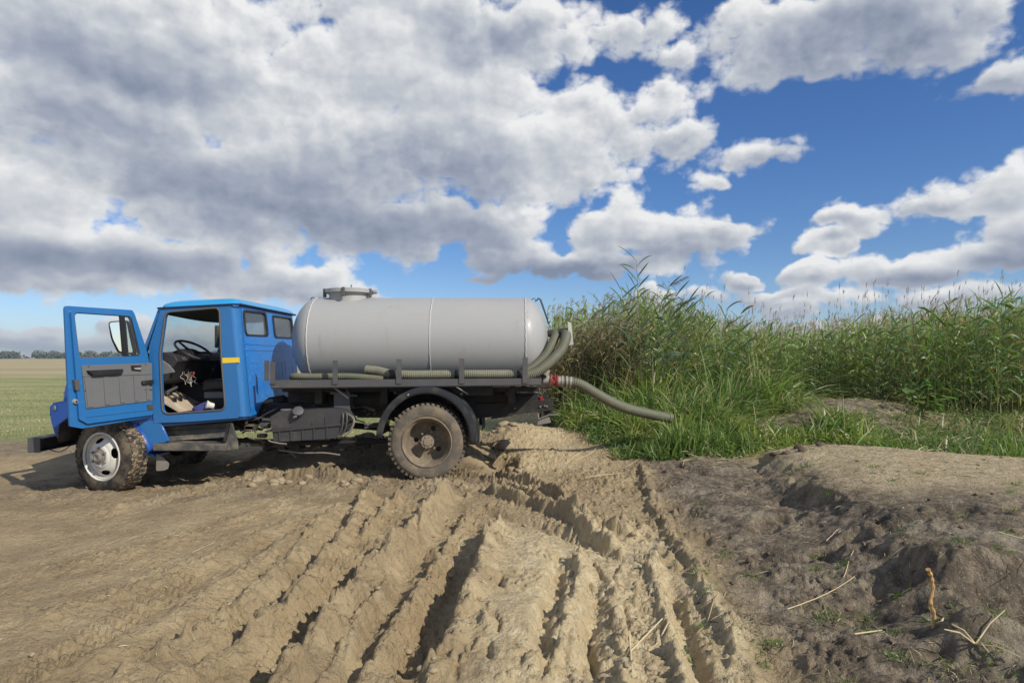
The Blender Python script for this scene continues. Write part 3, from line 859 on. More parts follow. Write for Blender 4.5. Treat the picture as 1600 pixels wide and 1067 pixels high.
def build_interior():
    # dashboard and instrument hood
    d = MB()
    prof = [(-4.60, 1.60), (-4.42, 1.615), (-4.24, 1.57), (-4.20, 1.50), (-4.28, 1.40), (-4.34, 1.25), (-4.60, 1.18)]
    d.prism(prof, [], lambda u, v, w: (u, w, v), YN + .07, YF - .08)
    do = d.build('dashboard', M_DARK, truck, bevel=.012)
    MB().prism([(-4.45, 1.60), (-4.30, 1.66), (-4.17, 1.60), (-4.15, 1.52), (-4.25, 1.50)], [], lambda u, v, w: (u, w, v), 8.62, 9.02).build('instrument_hood', M_BLACK, do, bevel=.01)
    MB().box(-4.40, -4.25, 9.25, 9.6, 1.42, 1.55).build('glovebox', M_BLACK, do, bevel=.01)
    for k in range(3): MB().lathe([(0, .0), (.03, 0), (.03, .012), (0, .012)], (-4.205, 8.50 + k * .07, 1.53), (1, 0, .3), 12).build('knob', M_GREY, do)
    MB().hexa([(-4.52, 8.36, 1.60), (-4.30, 8.36, 1.45), (-4.30, 8.40, 1.45), (-4.52, 8.40, 1.60)], [(-4.52, 8.36, 1.30), (-4.24, 8.36, 1.36), (-4.24, 8.40, 1.36), (-4.52, 8.40, 1.30)]).build('kick_panel', M_TRIM, do, bevel=.01)
    # steering wheel
    c = W(302, 547, 8.78); ax = Vector((.50, -.16, .85)).normalized()
    e1 = Vector((0, 1, 0)); e1 = (e1 - ax * e1.dot(ax)).normalized(); e2 = ax.cross(e1)
    ring = [c + (e1 * math.cos(a) + e2 * math.sin(a)) * .235 for a in [2 * math.pi * k / 36 for k in range(37)]]
    sw = MB().tube(ring, .016, 8, cap=False).build('steering_wheel', M_BLACK, truck)
    for k in range(3):
        a = R(90 + k * 120); MB().tube([c - ax * .04, c + (e1 * math.cos(a) + e2 * math.sin(a)) * .228], [.022, .012], 6).build('spoke', M_BLACK, sw)
    MB().lathe([(0, .01), (.05, .005), (.055, -.03), (.03, -.06)], c - ax * .01, ax, 16).build('hub', M_BLACK, sw)
    MB().tube([c - ax * .05, c - ax * .55 + Vector((-.05, 0, 0))], .028, 8).build('steering_column', M_BLACK, sw)
    # seat and engine cover
    st = MB().box(-4.02, -3.58, 8.62, 9.12, 1.12, 1.26).build('driver_seat', M_BLACK, truck, bevel=.04, seg=3)
    MB().hexa([(-3.68, 8.62, 1.24), (-3.56, 8.62, 1.24), (-3.56, 9.12, 1.24), (-3.68, 9.12, 1.24)], [(-3.60, 8.65, 1.60), (-3.52, 8.65, 1.60), (-3.52, 9.09, 1.60), (-3.60, 9.09, 1.60)]).build('backrest', M_BLACK, st, bevel=.03)
    MB().box(-3.95, -3.62, 8.66, 9.08, .845, 1.12).build('seat_box', M_DARK, st, bevel=.01)
    MB().box(-3.98, -3.66, 8.60, 8.66, 1.02, 1.10).build('seat_rail', M_TRIM, st, bevel=.008)
    s2 = MB().box(-4.0, -3.58, 9.45, 10.3, 1.05, 1.22).build('passenger_seat', M_BLACK, truck, bevel=.04, seg=3)
    MB().box(-3.66, -3.55, 9.45, 10.3, 1.2, 1.62).build('backrest', M_BLACK, s2, bevel=.03)
    MB().box(-3.95, -3.62, 9.5, 10.25, .845, 1.05).build('seat_box', M_DARK, s2)
    ec = MB().hexa([(-4.60, 9.12, .83), (-4.05, 9.12, .83), (-4.05, 9.5, .83), (-4.60, 9.5, .83)], [(-4.60, 9.15, 1.25), (-4.15, 9.15, 1.12), (-4.15, 9.46, 1.12), (-4.60, 9.46, 1.25)]).build('engine_cover', M_DARK, truck, bevel=.03)
    MB().tube([(-4.18, 9.2, 1.1), (-4.15, 9.15, 1.28), (-4.05, 9.02, 1.38)], .012, 6).build('gear_lever', M_BLACK, ec)
    MB().lathe([(0, .03), (.02, .02), (.024, 0), (.01, -.02)], (-4.05, 9.02, 1.38), (0, 0, 1), 10).build('lever_knob', M_BLACK, ec)
    for (y, x) in ((8.55, -4.36), (8.70, -4.36), (8.88, -4.38)):
        MB().box(x, x + .02, y, y + .07, .95, 1.03).tube([(x + .015, y + .035, .99), (-4.58, y + .035, 1.15)], .01, 6).build('pedal', M_BLACK, truck)
    MB().hexa([(-4.60, YN + .07, 1.10), (-4.18, YN + .07, .85), (-4.18, 9.1, .85), (-4.60, 9.1, 1.10)], [(-4.60, YN + .07, 1.12), (-4.16, YN + .07, .865), (-4.16, 9.1, .865), (-4.60, 9.1, 1.12)]).build('toe_board', M_FLOOR, truck)
    MB().tube([W(260, 613, 8.55), W(276, 605, 8.75)], .02, 8).build('handbrake', M_GREY, truck)
    # loose wiring under the dash
    wr = MB(); rs = random.Random(4)
    for k in range(7):
        a = W(286 + k * 2.2, 580 + rs.random() * 5, 8.6 + rs.random() * .2)
        p = [a]
        for j in range(5): p.append(p[-1] + Vector((rs.uniform(-.03, .045), rs.uniform(-.03, .03), -.032)))
        wr.tube(spline(p, 20), .0035, 5)
    wr.build('wiring', M_CAST, truck)
    MB().tube(spline([W(296, 590, 8.65), W(299, 584, 8.63), W(303, 582, 8.6), W(301, 588, 8.6)], 12), .010, 6).build('red_cable', M_RED, truck)


build_interior()

# ---- open driver door
HX, HY = -4.48, 8.28
DC, DS = -.375, -.927          # direction hinge -> free edge
NX, NY = .927, -.375           # inner face normal (towards the camera side)


def duv(px, py):
    k = (800 - px) / F
    u = (HY * k + HX) / (-DC - DS * k)
    Y = HY + DS * u
    return (u, WZ(py, Y))


def dmap(u, v, w): return (HX + DC * u + NX * w, HY + DS * u + NY * w, v)


def build_door():
    outl = rounded([duv(103.5, 477.5), duv(210.5, 484.5), duv(231.5, 547), duv(235.5, 570), duv(241.5, 651), duv(131, 669.5), duv(112, 666)], .05, 3)
    win = rounded([duv(115.5, 488), duv(205, 494), duv(220.5, 556), duv(124, 560)], .10)
    body = MB().prism(outl, [win], dmap, -.055, -.03)
    inn = rounded([duv(110.5, 484), duv(209.5, 487.5), duv(229.5, 548), duv(234, 570), duv(239.5, 648), duv(137, 662), duv(124, 655)], .06, 3)
    body.prism(inn, [win], dmap, -.0305, 0.0)
    dr = body.build('driver_door', M_BLUE, truck, bevel=.006)
    tag(dr, 'open blue driver door with grey inner trim and raised window frame')
    # trim
    tp = MB().prism(rounded([duv(126.5, 571), duv(236.3, 567), duv(237.2, 626), duv(134, 638.5)], .04), [], dmap, .0, .012).build('door_trim', M_TRIM, dr, bevel=.004)
    rb = MB()
    for (a, b, c, d) in ((130, 139, 136, 143.5), (160, 168, 163, 170.5), (184, 191, 187, 194), (207, 212, 209.5, 215), (226, 231, 228, 233)):
        t = (a - 130) / 100
        rb.prism([duv(a, 589 - 3 * t), duv(b, 588.8 - 3 * t), duv(d, 636 - 12 * t), duv(c, 636.5 - 12 * t)], [], dmap, .012, .020)
    rb.build('trim_rib', M_TRIM, dr, bevel=.004)
    MB().prism([duv(128, 586.8), duv(236.5, 583.0), duv(236.5, 584.5), duv(128, 588.4)], [], dmap, .012, .020).build('trim_bead', M_TRIM, dr)
    ar = MB().prism(rounded([duv(132.5, 579), duv(188, 576.5), duv(186.5, 583.8), duv(141, 586.5)], .2), [], dmap, .012, .055).build('armrest', M_BLACK, dr, bevel=.01)
    MB().prism(rounded([duv(203, 571.2), duv(219, 570.3), duv(219, 580.3), duv(204, 579)], .1), [], dmap, .012, .017).build('handle_recess', M_BLACK, dr)
    MB().prism([duv(207, 575), duv(218, 574), duv(217, 577.5), duv(208, 577)], [], dmap, .017, .032).build('inner_handle', M_CAST, dr, bevel=.003)
    cr = MB(); cr.prism(rounded([duv(218, 595), duv(236, 593.5), duv(236, 599.5), duv(219, 600)], .3), [], dmap, .03, .045)
    cr.prism(rounded([duv(231, 593.5), duv(236, 593.3), duv(236, 600), duv(231, 600)], .3), [], dmap, .0, .05)
    cr.build('window_crank', M_BLACK, dr, bevel=.003)
    MB().prism(rounded([duv(229, 632), duv(239.3, 630.8), duv(240, 641), duv(230.5, 641.5)], .2), [], dmap, 0, .004).build('patch', M_FUEL, dr)
    MB().prism(rounded([duv(115, 593), duv(122.5, 593), duv(124, 609), duv(117, 609.5)], .1), [], dmap, -.025, .016).build('latch', M_GREY, dr, bevel=.003)
    u, z = duv(119.5, 627.5)
    MB().lathe([(0, .02), (.022, .02), (.03, .0), (.03, -.02)], dmap(u, z, -.02), (NX, NY, 0), 14).build('striker', M_CAST, dr)
    MB().lathe([(0, .004), (.012, .004), (.012, -.02)], dmap(u, z, .001), (NX, NY, 0), 10).build('striker_bolt', M_BLACK, dr)
    for (px, py) in ((137, 572.5), (226.5, 569.5), (132, 610.5)):
        u, z = duv(px, py); MB().lathe([(0, .004), (.007, .003), (.007, 0)], dmap(u, z, .012), (NX, NY, 0), 8).build('screw', M_BLACK, dr)
    # pressing along the bottom
    MB().prism([duv(134, 650), duv(231, 639.5), duv(231, 641), duv(134, 652)], [], dmap, 0, .006).build('door_press', M_BLUE, dr, bevel=.002)
    # window seal, vent divider, panes
    def ins(L, k):
        c = Vector((sum(p[0] for p in L) / len(L), sum(p[1] for p in L) / len(L))); return [tuple(c + (Vector(p) - c) * k) for p in L]
    MB().prism(win, [ins(win, .965)], dmap, -.03, -.012).build('window_seal', M_RUBBER, dr)
    MB().prism([duv(188.3, 491), duv(193.4, 491.5), duv(199, 559), duv(194, 559)], [], dmap, -.034, -.004).build('vent_post', M_BLACK, dr)
    MB().prism([duv(193.5, 493), duv(206, 494), duv(221, 556), duv(199, 559)], [rounded([duv(196, 495.5), duv(204.5, 496), duv(218, 553.5), duv(201, 556)], .1)], dmap, -.03, -.010).build('vent_frame', M_BLACK, dr)
    MB().prism([duv(196, 495), duv(205, 495.5), duv(219, 555), duv(200.5, 557)], [], dmap, -.022, -.020).build('vent_pane', M_GLASS, dr)
    # hinges
    for py in (575, 632):
        z = WZ(py, HY); MB().tube([(HX - .02, HY - .02, z - .04), (HX - .02, HY - .02, z + .04)], .016, 8).build('hinge', M_BLUE, dr)
    # check strap
    MB().tube([(HX + .02, HY - .01, WZ(608, HY)), dmap(.12, WZ(608, HY), .01)], .006, 6).build('check_strap', M_GREY, dr)
    # wing mirror on its arm, outside the door
    Y = 8.16
    mp = rounded([(174.5, 503), (199, 500), (206, 520), (209, 548), (207.5, 556), (186, 552), (178, 530)], .22)
    n = Vector((.93, -.36, 0)); sx = Vector((.36, .93, 0))
    c = W(192, 528, Y)
    def mm(u, v, w):
        # plane through c facing the driver, slightly turned
        d = W(u, v, Y); 
        return tuple(Vector((c.x + (d.x - c.x), c.y + (d.x - c.x) * .55, d.z)) + Vector((-.48, .88, 0)) * -w)
    mr = MB().prism(mp, [], mm, -.05, .0).build('wing_mirror', M_BLACK, truck, bevel=.012)
    gl = rounded([(176, 504.5), (196, 502), (199.5, 525), (204, 551), (188, 549), (180.5, 530)], .2)
    MB().prism(gl, [], mm, .0005, .003).build('mirror_glass', M_MIRROR, mr)
    MB().tube([W(199, 552, Y + .06), W(203, 562, Y + .05), dmap(.08, WZ(572, HY), -.04)], .010, 6).build('mirror_arm', M_BLACK, mr)


build_door()
# far mirror
fm = MB().box(-4.78, -4.71, 10.68, 10.86, 1.70, 2.06).build('far_mirror', M_BLACK, truck, bevel=.02)
MB().tube([(-4.74, 10.77, 1.72), (-4.6, 10.5, 1.6)], .01, 6).build('mirror_arm', M_BLACK, fm)
MB().tube([(-4.74, 10.77, 2.04), (-4.5, 10.5, 2.08)], .01, 6).build('mirror_arm', M_BLACK, fm)


def build_front():
    # bonnet
    bx = MB()
    X0 = -5.93
    a = [(X0, 8.72, .78), (-4.62, 8.60, .78), (-4.62, 10.2, .78), (X0, 10.08, .78)]
    b = [(X0 + .02, 8.78, 1.21), (-4.62, 8.62, 1.50), (-4.62, 10.18, 1.50), (X0 + .02, 10.02, 1.21)]
    bo = bx.hexa(a, b).build('bonnet', M_VIOLET, truck, bevel=.05, seg=4)
    MB().box(X0 - .03, X0 + .01, 8.85, 9.95, .82, 1.10).build('grille', M_BLACK, bo, bevel=.01)
    for i in range(6): MB().box(X0 - .045, X0 - .028, 8.87, 9.93, .84 + i * .045, .858 + i * .045).build('grille_bar', M_GREY, bo)
    # front wing: arch skin swept over the wheel, with side plate
    def wing(sgn, name):
        y0 = YN + .02 if sgn > 0 else YF - .02
        f = lambda u, v, w: (WX(u, YN), y0 + sgn * w, WZ(v, YN))
        outl = [(77, 636), (82, 630), (110, 625), (180, 628), (232, 640), (246, 655), (253, 665), (264, 689), (240, 698), (232, 704),
                (217, 684), (203, 665), (190, 655), (165, 650), (130, 650), (104, 654), (92, 662), (90, 676), (91, 691), (83, 676), (77, 655)]
        w = MB().prism(outl, [], f, 0, .02).build('front_wing', M_VIOLET if sgn > 0 else M_VIOLET, truck, bevel=.004)
        # top skin
        tp = [(77, 650), (77, 636), (82, 630), (110, 625), (180, 628), (232, 640)]
        sk = MB(); vs = []; fs = []
        for i, (u, v) in enumerate(tp): vs += [f(u, v, .0), f(u, v, .52)]
        for i in range(len(tp) - 1): fs.append((2 * i, 2 * i + 1, 2 * i + 3, 2 * i + 2))
        sk.add(vs, fs).build('wing_top', M_VIOLET, w, solid=.012)
        # inner arch
        ia = [(231, 708), (217, 688), (202, 667), (190, 656), (165, 651), (130, 651), (104, 655), (93, 663), (91, 676), (91, 691)]
        sk = MB(); vs = []; fs = []
        for i, (u, v) in enumerate(ia): vs += [f(u, v, -.045 if i < 5 else -.02), f(u, v, .62)]
        for i in range(len(ia) - 1): fs.append((2 * i, 2 * i + 1, 2 * i + 3, 2 * i + 2))
        sk.add(vs, fs).build('wheel_arch', M_CHASSIS, w, solid=.012)
        # flared lip facing the wheel
        li = [((215.5, 660), (202, 667), (202.5, 669)), ((227, 680), (217, 688), (217, 690)), ((238.3, 697), (230, 707), (229, 709)), ((238, 703), (232, 709), (232, 711))]
        l2 = MB(); vs = []; fs = []
        for (p, q, r) in li: vs += [f(*p, -.012), f(*q, -.055)]
        for i in range(3): fs.append((2 * i, 2 * i + 1, 2 * i + 3, 2 * i + 2))
        l2.add(vs, fs).build('wing_lip', M_VIOLET, w, solid=.008)
        pl = [(215.5, 660), (243, 656.5), (252.5, 664.5), (263.5, 688.5), (238.5, 697), (238, 703)]
        MB().prism(pl, [], f, -.014, -.002).build('wing_panel', M_BLUE, w, bevel=.004)
        lm = [(231, 706), (244, 711), (244.5, 714), (230, 710)]
        MB().prism(lm, [], f, -.05, .3).build('wing_edge', M_VIOLET, w)
        # hinge stain / lamp seat
        fl = MB().prism(rounded([(245, 708.5), (255, 714), (264.5, 724), (263, 732), (257, 734.5), (244.4, 735.5)], .15), [], f, -.03, -.018).build('mud_flap', M_HUB, w)
        MB().lathe([(0, .012), (.03, .010), (.036, 0)], f(84, 638, -.003), (-.5, -.85 * sgn, 0), 12).build('side_lamp', M_HUB, w)
    wing(1, 'near'); wing(-1, 'far')
    # bumper: channel open to the rear
    z0 = WZ(707, 8.2); z1 = WZ(684, 8.2); xf = WX(43.5, 8.2)
    bm = MB()
    bm.box(xf, xf + .012, 8.2, 10.6, z0, z1)
    bm.box(xf + .012, xf + .20, 8.2, 10.6, z1 - .010, z1)
    bm.box(xf + .012, xf + .10, 8.2, 10.6, z0, z0 + .010)
    bo = bm.build('bumper', M_GREY, truck)
    MB().box(xf + .003, WX(63.5, 8.2), 8.188, 8.2, z0 + .002, z1 - .002).build('bumper_end', M_GREY, bo, bevel=.002)
    MB().box(xf + .003, WX(63.5, 8.2), 10.6, 10.612, z0 + .002, z1 - .002).build('bumper_end', M_GREY, bo, bevel=.002)
    MB().lathe([(0, .01), (.05, .01), (.05, -.03)], W(84, 687, 8.75), (.3, -.9, .2), 12).build('tow_eye', M_CAST, bo)
    for y in (8.95, 9.85): MB().box(xf + .012, -5.6, y, y + .09, z0 + .03, z1 - .012).build('bumper_bracket', M_CHASSIS, bo)
    MB().tube(spline([W(70, 697, 8.4), W(80, 703, 8.4), W(96, 705, 8.4), (WX(118, 8.6), 8.6, WZ(690, 8.6))], 14), .006, 6).build('hanging_cable', M_BLACK, bo)


build_front()


def build_step():
    y0 = 8.16
    zt = WZ(693.5, y0); zb = WZ(704.5, y0); xa, xb = WX(238.5, y0), WX(353.5, y0)
    st = MB().box(xa, xb, y0, y0 + .30, zb, zt).build('cab_step', M_STEP, truck, bevel=.008)
    # back plate, two pressed boards
    for (v0, v1) in ((666, 673), (673.6, 681), (681.6, 689)):
        t0 = (v0 - 660) / 30; t1 = (v1 - 660) / 30
        ya, yb = 8.50 - t0 * .06, 8.50 - t1 * .06
        x0a, x0b = WX(250 + 13 * t0, ya), WX(250 + 13 * t1, yb); x1 = WX(360 - 5 * t0, ya)
        sl = 6.0
        MB().hexa([(x0a, ya, WZ(v0, ya)), (x1, ya, WZ(v0 - sl, ya)), (x1, ya + .03, WZ(v0 - sl, ya)), (x0a, ya + .03, WZ(v0, ya))],
                  [(x0b, yb, WZ(v1, yb)), (x1, yb, WZ(v1 - sl, yb)), (x1, yb + .03, WZ(v1 - sl, yb)), (x0b, yb + .03, WZ(v1, yb))]).build('kick_board', M_STEP, st, bevel=.003)
    MB().box(WX(250, 8.53), WX(362, 8.53), 8.54, 8.58, .45, .80).build('step_backing', M_CHASSIS, st)
    f = lambda u, v, w: (WX(u, 8.3), w, WZ(v, 8.3))
    MB().prism([(361, 660), (366, 661), (374, 690), (374.5, 700), (357, 703), (354, 694)], [], f, 8.24, 8.27).build('step_bracket', M_STEP, st, bevel=.003)
    MB().prism([(361, 660), (364, 660), (357.5, 688), (354, 688)], [], f, 8.20, 8.24).build('step_bracket', M_BLACK, st)


build_step()


# ---- wheels
def wheel_front(cx, cy, cz, yaw, sgn, mud=True):
    ax = Vector((-math.sin(yaw), -math.cos(yaw) * sgn, 0)).normalized()      # outwards
    c = Vector((cx, cy, cz))
    RT = .462; w = .235
    prof = [(.27, -.0), (.285, .012), (.33, .022), (.40, .020), (.435, .0), (.455, -.03), (.462, -.08), (.463, -.12), (.462, -.16), (.455, -.205), (.435, -.235), (.38, -.25), (.30, -.25), (.27, -.23)]
    rt = empty('x', (0, 0, 0)); bpy.data.objects.remove(rt)
    t = MB().lathe(prof, c, ax, 72)
    # shoulder blocks
    up = Vector((0, 0, 1)); e1 = up.cross(ax).normalized(); e2 = ax.cross(e1)
    for k in range(44):
        for (h0, h1) in ((-.015, -.085), (-.095, -.145), (-.155, -.225)):
            a0 = 2 * math.pi * (k + (.5 if h0 == -.095 else 0)) / 44; a1 = a0 + 2 * math.pi / 44 * .62
            q = []
            for r in (.445, .474 if h0 == -.095 else .468):
                for (aa, hh) in ((a0, h0), (a1, h0), (a1, h1), (a0, h1)):
                    q.append(c + ax * hh + (e1 * math.cos(aa) + e2 * math.sin(aa)) * r)
            t.hexa(q[:4], q[4:])
    wh = t.build('front_wheel', M_TYREMUD, truck, angle=40)
    # rim
    def hole(x, y, i):
        for k in range(4):
            a = R(104 + 90 * k); px, py = .200 * math.cos(a), .200 * math.sin(a)
            dx, dy = x - px, y - py; rr = dx * math.cos(a) + dy * math.sin(a); tt = -dx * math.sin(a) + dy * math.cos(a)
            if (rr / .030) ** 2 + (tt / .066) ** 2 < 1: return True
        return False
    rp = [(.298, .0), (.30, .018), (.288, .024), (.278, .012), (.272, -.02), (.262, -.045), (.25, -.05)]
    rp += [(.25 - i * .0062, -.05 + .075 * math.sin(i / 16 * math.pi / 2)) for i in range(1, 17)]
    rp += [(.14, .035), (.125, .045), (.085, .045)]
    rim = MB().lathe(rp, c, ax, 120, skip=hole).build('wheel_rim', M_WHITE, wh, solid=.004)
    MB().lathe([(.27, -.06), (.26, -.10), (.10, -.10), (.0, -.10)], c, ax, 32).build('brake_drum', M_CHASSIS, wh)
    hb = MB().lathe([(.088, .03), (.085, .055), (.06, .062), (.058, .085), (.05, .09), (.035, .09), (.03, .08), (.0, .078)], c, ax, 24).build('wheel_hub', M_HUB, wh)
    for k in range(6):
        a = R(30 + 60 * k); p = c + ax * .045 + (e1 * math.cos(a) + e2 * math.sin(a)) * .112
        MB().lathe([(0, .026), (.014, .024), (.018, 0)], p, ax, 6).build('wheel_nut', M_HUB, hb)
    # mud caked on the tread
    if mud:
        rs = random.Random(3); mb = MB()
        for k in range(760):
            a = rs.uniform(0, 2 * math.pi); h = rs.uniform(-.24, -.01); r = .462
            p = c + ax * h + (e1 * math.cos(a) + e2 * math.sin(a)) * r
            n = (e1 * math.cos(a) + e2 * math.sin(a)); tt = ax.cross(n)
            s = rs.uniform(.008, .026); vs = []
            for i in range(4):
                for j in range(6):
                    th = j / 6 * 2 * math.pi; ph = i / 3 * math.pi / 2
                    q = s * (1 + rs.uniform(-.3, .3)); vs.append(p + (tt * math.cos(th) + ax * math.sin(th)) * math.cos(ph) * q + n * math.sin(ph) * q * .28)
            fs = [(i * 6 + j, i * 6 + (j + 1) % 6, (i + 1) * 6 + (j + 1) % 6, (i + 1) * 6 + j) for i in range(3) for j in range(6)]
            mb.add(vs, fs)
        mo = mb.build('caked_mud', M_MUDCAKE, wh); mo['kind'] = 'stuff'
    return wh


wheel_front(-5.045, 8.20, .325, R(18), 1)
wheel_front(-5.02, 10.30, .33, R(-18), -1, mud=False)


def wheel_rear(cx, cy, cz, sgn, inner=False):
    ax = Vector((0, -sgn, 0)); c = Vector((cx, cy, cz)); e1 = Vector((0, 0, 1)).cross(ax).normalized(); e2 = ax.cross(e1)
    prof = [(.30, -.01), (.318, .006), (.36, .020), (.42, .018), (.455, -.0), (.47, -.03), (.472, -.11), (.47, -.19), (.455, -.22), (.40, -.24), (.31, -.235), (.30, -.21)]
    t = MB().lathe(prof, c, ax, 72)
    for k in range(46):
        for (h0, h1, off) in ((.002, -.085, 0), (-.10, -.215, .5)):
            a0 = 2 * math.pi * (k + off) / 46; a1 = a0 + 2 * math.pi / 46 * .60
            q = []
            for (r, dh) in ((.445, .0), (.490, -.008)):
                for (aa, hh) in ((a0, h0), (a1, h0), (a1 + .03, h1), (a0 + .03, h1)):
                    q.append(c + ax * (hh + dh) + (e1 * math.cos(aa) + e2 * math.sin(aa)) * r)
            t.hexa(q[:4], q[4:])
    wh = t.build('rear_wheel', M_TYRE, truck, angle=40)
    def hole(x, y, i):
        for a in (R(178), R(-42), R(70)):
            if (x - .165 * math.cos(a)) ** 2 + (y - .165 * math.sin(a)) ** 2 < .033 ** 2: return True
        return False
    rp = [(.314, -.002), (.318, .012), (.306, .018), (.296, .008), (.290, -.012), (.280, -.02), (.272, -.035), (.262, -.10), (.256, -.185), (.250, -.205)]
    rp += [(.245 - i * .007, -.212 - .012 * math.sin(i / 20 * math.pi)) for i in range(1, 21)] + [(.10, -.205), (.085, -.20)]
    if inner: return wh
    rim = MB().lathe(rp, c, ax, 120, skip=hole).build('wheel_rim', mat('shaded_brown_rim', (.165, .13, .09), .85, var=.35, vscale=7, dirt=(.33, .27, .18), dirt_amt=.55, dscale=5, bump=.3), wh, solid=.004)  # rim base darkened to stand in for shade in the dish, tan dust over it
    MB().lathe([(.25, -.25), (.1, -.25), (0, -.25)], c, ax, 24).build('brake_drum', M_CHASSIS, wh)
    hb = MB().lathe([(.092, -.205), (.09, -.17), (.060, -.145), (.058, -.075), (.082, -.072), (.084, -.055), (.05, -.05), (.045, -.038), (.0, -.035)], c, ax, 24).build('wheel_hub', M_RIMTAN, wh)
    for k in range(8):
        a = R(22 + 45 * k); p = c + ax * -.055 + (e1 * math.cos(a) + e2 * math.sin(a)) * .066
        MB().lathe([(0, .012), (.009, .012), (.010, 0)], p, ax, 8).build('axle_bolt', M_HUB, hb)
    for k in range(6):
        a = R(10 + 60 * k); p = c + ax * -.178 + (e1 * math.cos(a) + e2 * math.sin(a)) * .118
        MB().lathe([(0, .034), (.015, .032), (.017, 0)], p, ax, 6).build('wheel_nut', M_HUB, hb)
    return wh


RCX = WX(667, 8.33); RCZ = WZ(691, 8.33)
wheel_rear(RCX, 8.33, RCZ, 1); wheel_rear(RCX, 8.64, RCZ, 1, True)
wheel_rear(RCX, 10.55, RCZ, -1, True); wheel_rear(RCX, 10.24, RCZ, -1, True)


def build_fender(y0, y1, name):
    sk = MB(); n = 30; vs = []; s = 1 if y1 > y0 else -1
    for i in range(n + 1):
        a = R(178 - i * 183 / n); r = .645
        dz = .0
        # outer rim folded down then the shell across the wheel pair, a raised bead in the middle
        for (y, rr) in ((y0, r - .085), (y0 - .004 * s, r - .06), (y0, r - .006), (y0 + .02 * s, r), (y0 + .22 * s, r), (y0 + .24 * s, r + .02), (y0 + .34 * s, r + .02), (y0 + .36 * s, r), (y1, r)):
            vs.append((RCX + (rr - .02) * math.cos(a), y, RCZ + .035 + (rr + .015) * math.sin(a)))
    fs = [(i * 9 + k, i * 9 + k + 1, (i + 1) * 9 + k + 1, (i + 1) * 9 + k) for i in range(n) for k in range(8)]
    fo = sk.add(vs, fs).build('rear_mudguard', M_FENDER, truck, angle=50, solid=.008)
    MB().tube([(RCX + .42, y0 + .15 * s, RCZ + .60), (RCX + .50, y0 + .45 * s, RCZ + .70)], .014, 6).build('mudguard_stay', M_GREY, fo)
    MB().lathe([(0, .006), (.012, .005), (.012, 0)], (RCX - .22, y0 - .005 * s, RCZ + .035 + .565), (0, -s, 0), 8).build('rivet', M_CAST, fo)
    MB().tube([(RCX + .50, y0 + .2 * s, RCZ + .60), (RCX + .42, y0 + .1 * s, RCZ + .66), (RCX + .36, y0 + .08 * s, RCZ + .70)], .008, 6).build('mudguard_stay', M_CAST, fo)


build_fender(8.26, 9.10, 'near'); build_fender(10.62, 9.9, 'far')


